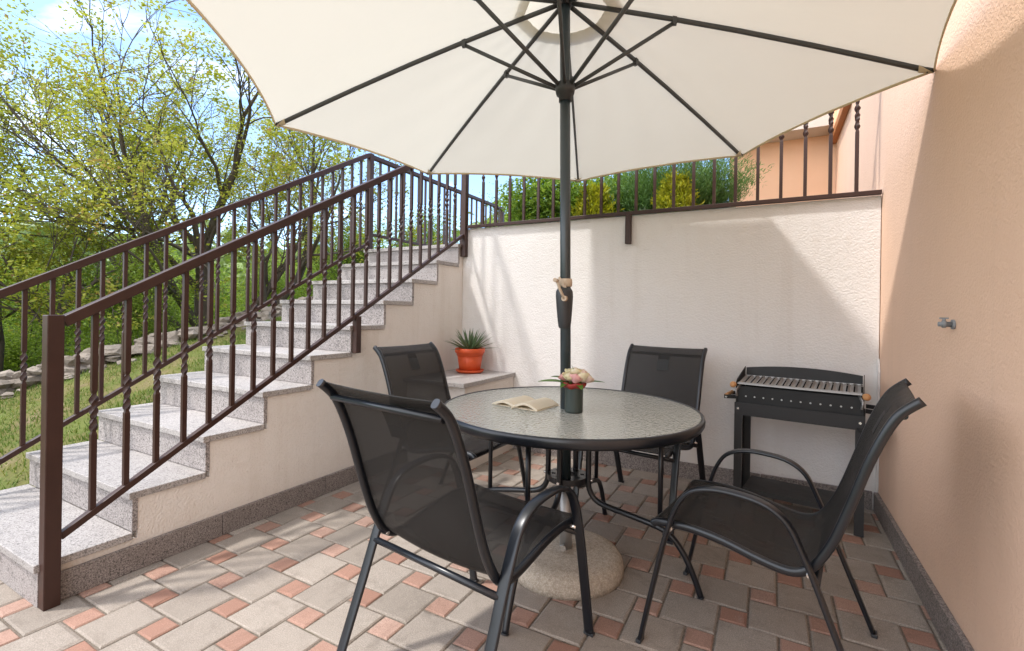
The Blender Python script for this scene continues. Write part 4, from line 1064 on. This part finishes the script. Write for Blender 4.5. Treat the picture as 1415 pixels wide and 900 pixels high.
# ------------------------------------------------------------------ light and sky
EL, AZ = 60.0, 227.0                      # sun elevation; compass angle from +Y clockwise
sd = Vector((math.cos(R(EL)) * math.sin(R(AZ)), math.cos(R(EL)) * math.cos(R(AZ)), math.sin(R(EL))))
sun = bpy.data.lights.new('sun', 'SUN'); sun.energy = 1.38; sun.angle = R(4.0); sun.color = (1.0, .965, .92)
so = bpy.data.objects.new('sun', sun); COL.objects.link(so); so.rotation_euler = (-sd).to_track_quat('-Z', 'Y').to_euler(); so.location = (-6, -6, 12)
w = bpy.data.worlds.new('World'); scene.world = w; w.use_nodes = True; nt = w.node_tree; nt.nodes.clear()
out = nt.nodes.new('ShaderNodeOutputWorld'); bg = nt.nodes.new('ShaderNodeBackground'); sky = nt.nodes.new('ShaderNodeTexSky')
sky.sky_type = 'NISHITA'; sky.sun_disc = False; sky.sun_elevation = R(EL); sky.sun_rotation = R(AZ); sky.altitude = 300; sky.dust_density = .5; sky.ozone_density = 3.0; sky.air_density = .9
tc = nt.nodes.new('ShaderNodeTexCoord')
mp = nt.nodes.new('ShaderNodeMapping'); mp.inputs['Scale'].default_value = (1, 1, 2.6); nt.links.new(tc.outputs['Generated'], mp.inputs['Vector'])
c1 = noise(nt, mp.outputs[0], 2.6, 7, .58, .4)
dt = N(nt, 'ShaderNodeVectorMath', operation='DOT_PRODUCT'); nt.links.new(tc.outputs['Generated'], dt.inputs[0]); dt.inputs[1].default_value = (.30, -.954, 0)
fill_cloud = N(nt, 'ShaderNodeMapRange'); nt.links.new(dt.outputs['Value'], fill_cloud.inputs[0]); fill_cloud.inputs[1].default_value = -.75; fill_cloud.inputs[2].default_value = .35; fill_cloud.inputs[3].default_value = -.09; fill_cloud.inputs[4].default_value = .26
sm = N(nt, 'ShaderNodeMath', operation='ADD'); nt.links.new(c1, sm.inputs[0]); nt.links.new(fill_cloud.outputs[0], sm.inputs[1])   # unseen bright cloud added behind the camera to fill the shade
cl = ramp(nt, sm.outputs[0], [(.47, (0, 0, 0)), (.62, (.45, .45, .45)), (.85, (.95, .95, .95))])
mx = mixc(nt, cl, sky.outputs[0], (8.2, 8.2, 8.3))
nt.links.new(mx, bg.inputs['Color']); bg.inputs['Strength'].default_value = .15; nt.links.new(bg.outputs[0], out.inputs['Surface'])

# ------------------------------------------------------------------ camera
cam = bpy.data.cameras.new('camera'); co = bpy.data.objects.new('camera', cam); COL.objects.link(co); scene.camera = co
F_, YAW, ROLL, CY = 658.85, .4963, -.0155, 430.4
c_, s_ = math.cos(YAW), math.sin(YAW)
Rv = Vector((c_, s_, 0)); Dv = Vector((-s_, c_, 0)); Uv = Vector((0, 0, 1))
R2 = Rv * math.cos(ROLL) - Uv * math.sin(ROLL); U2 = Rv * math.sin(ROLL) + Uv * math.cos(ROLL)
mat = Matrix((R2, U2, -Dv)).transposed().to_4x4(); mat.translation = (0, 0, 1.13); co.matrix_world = mat
cam.sensor_fit = 'HORIZONTAL'; cam.sensor_width = 36; cam.lens = F_ / 1415 * 36
cam.shift_y = -(450 - CY) / 1415
cam.clip_start = .02; cam.clip_end = 2000
scene.view_settings.view_transform = 'Standard'; scene.view_settings.look = 'None'; scene.view_settings.exposure = 1.56; scene.view_settings.gamma = 1
scene.render.engine = 'CYCLES'
scene.cycles.use_denoising = True
scene.cycles.max_bounces = 10; scene.cycles.diffuse_bounces = 5; scene.cycles.transparent_max_bounces = 16
scene.cycles.caustics_reflective = False; scene.cycles.caustics_refractive = False
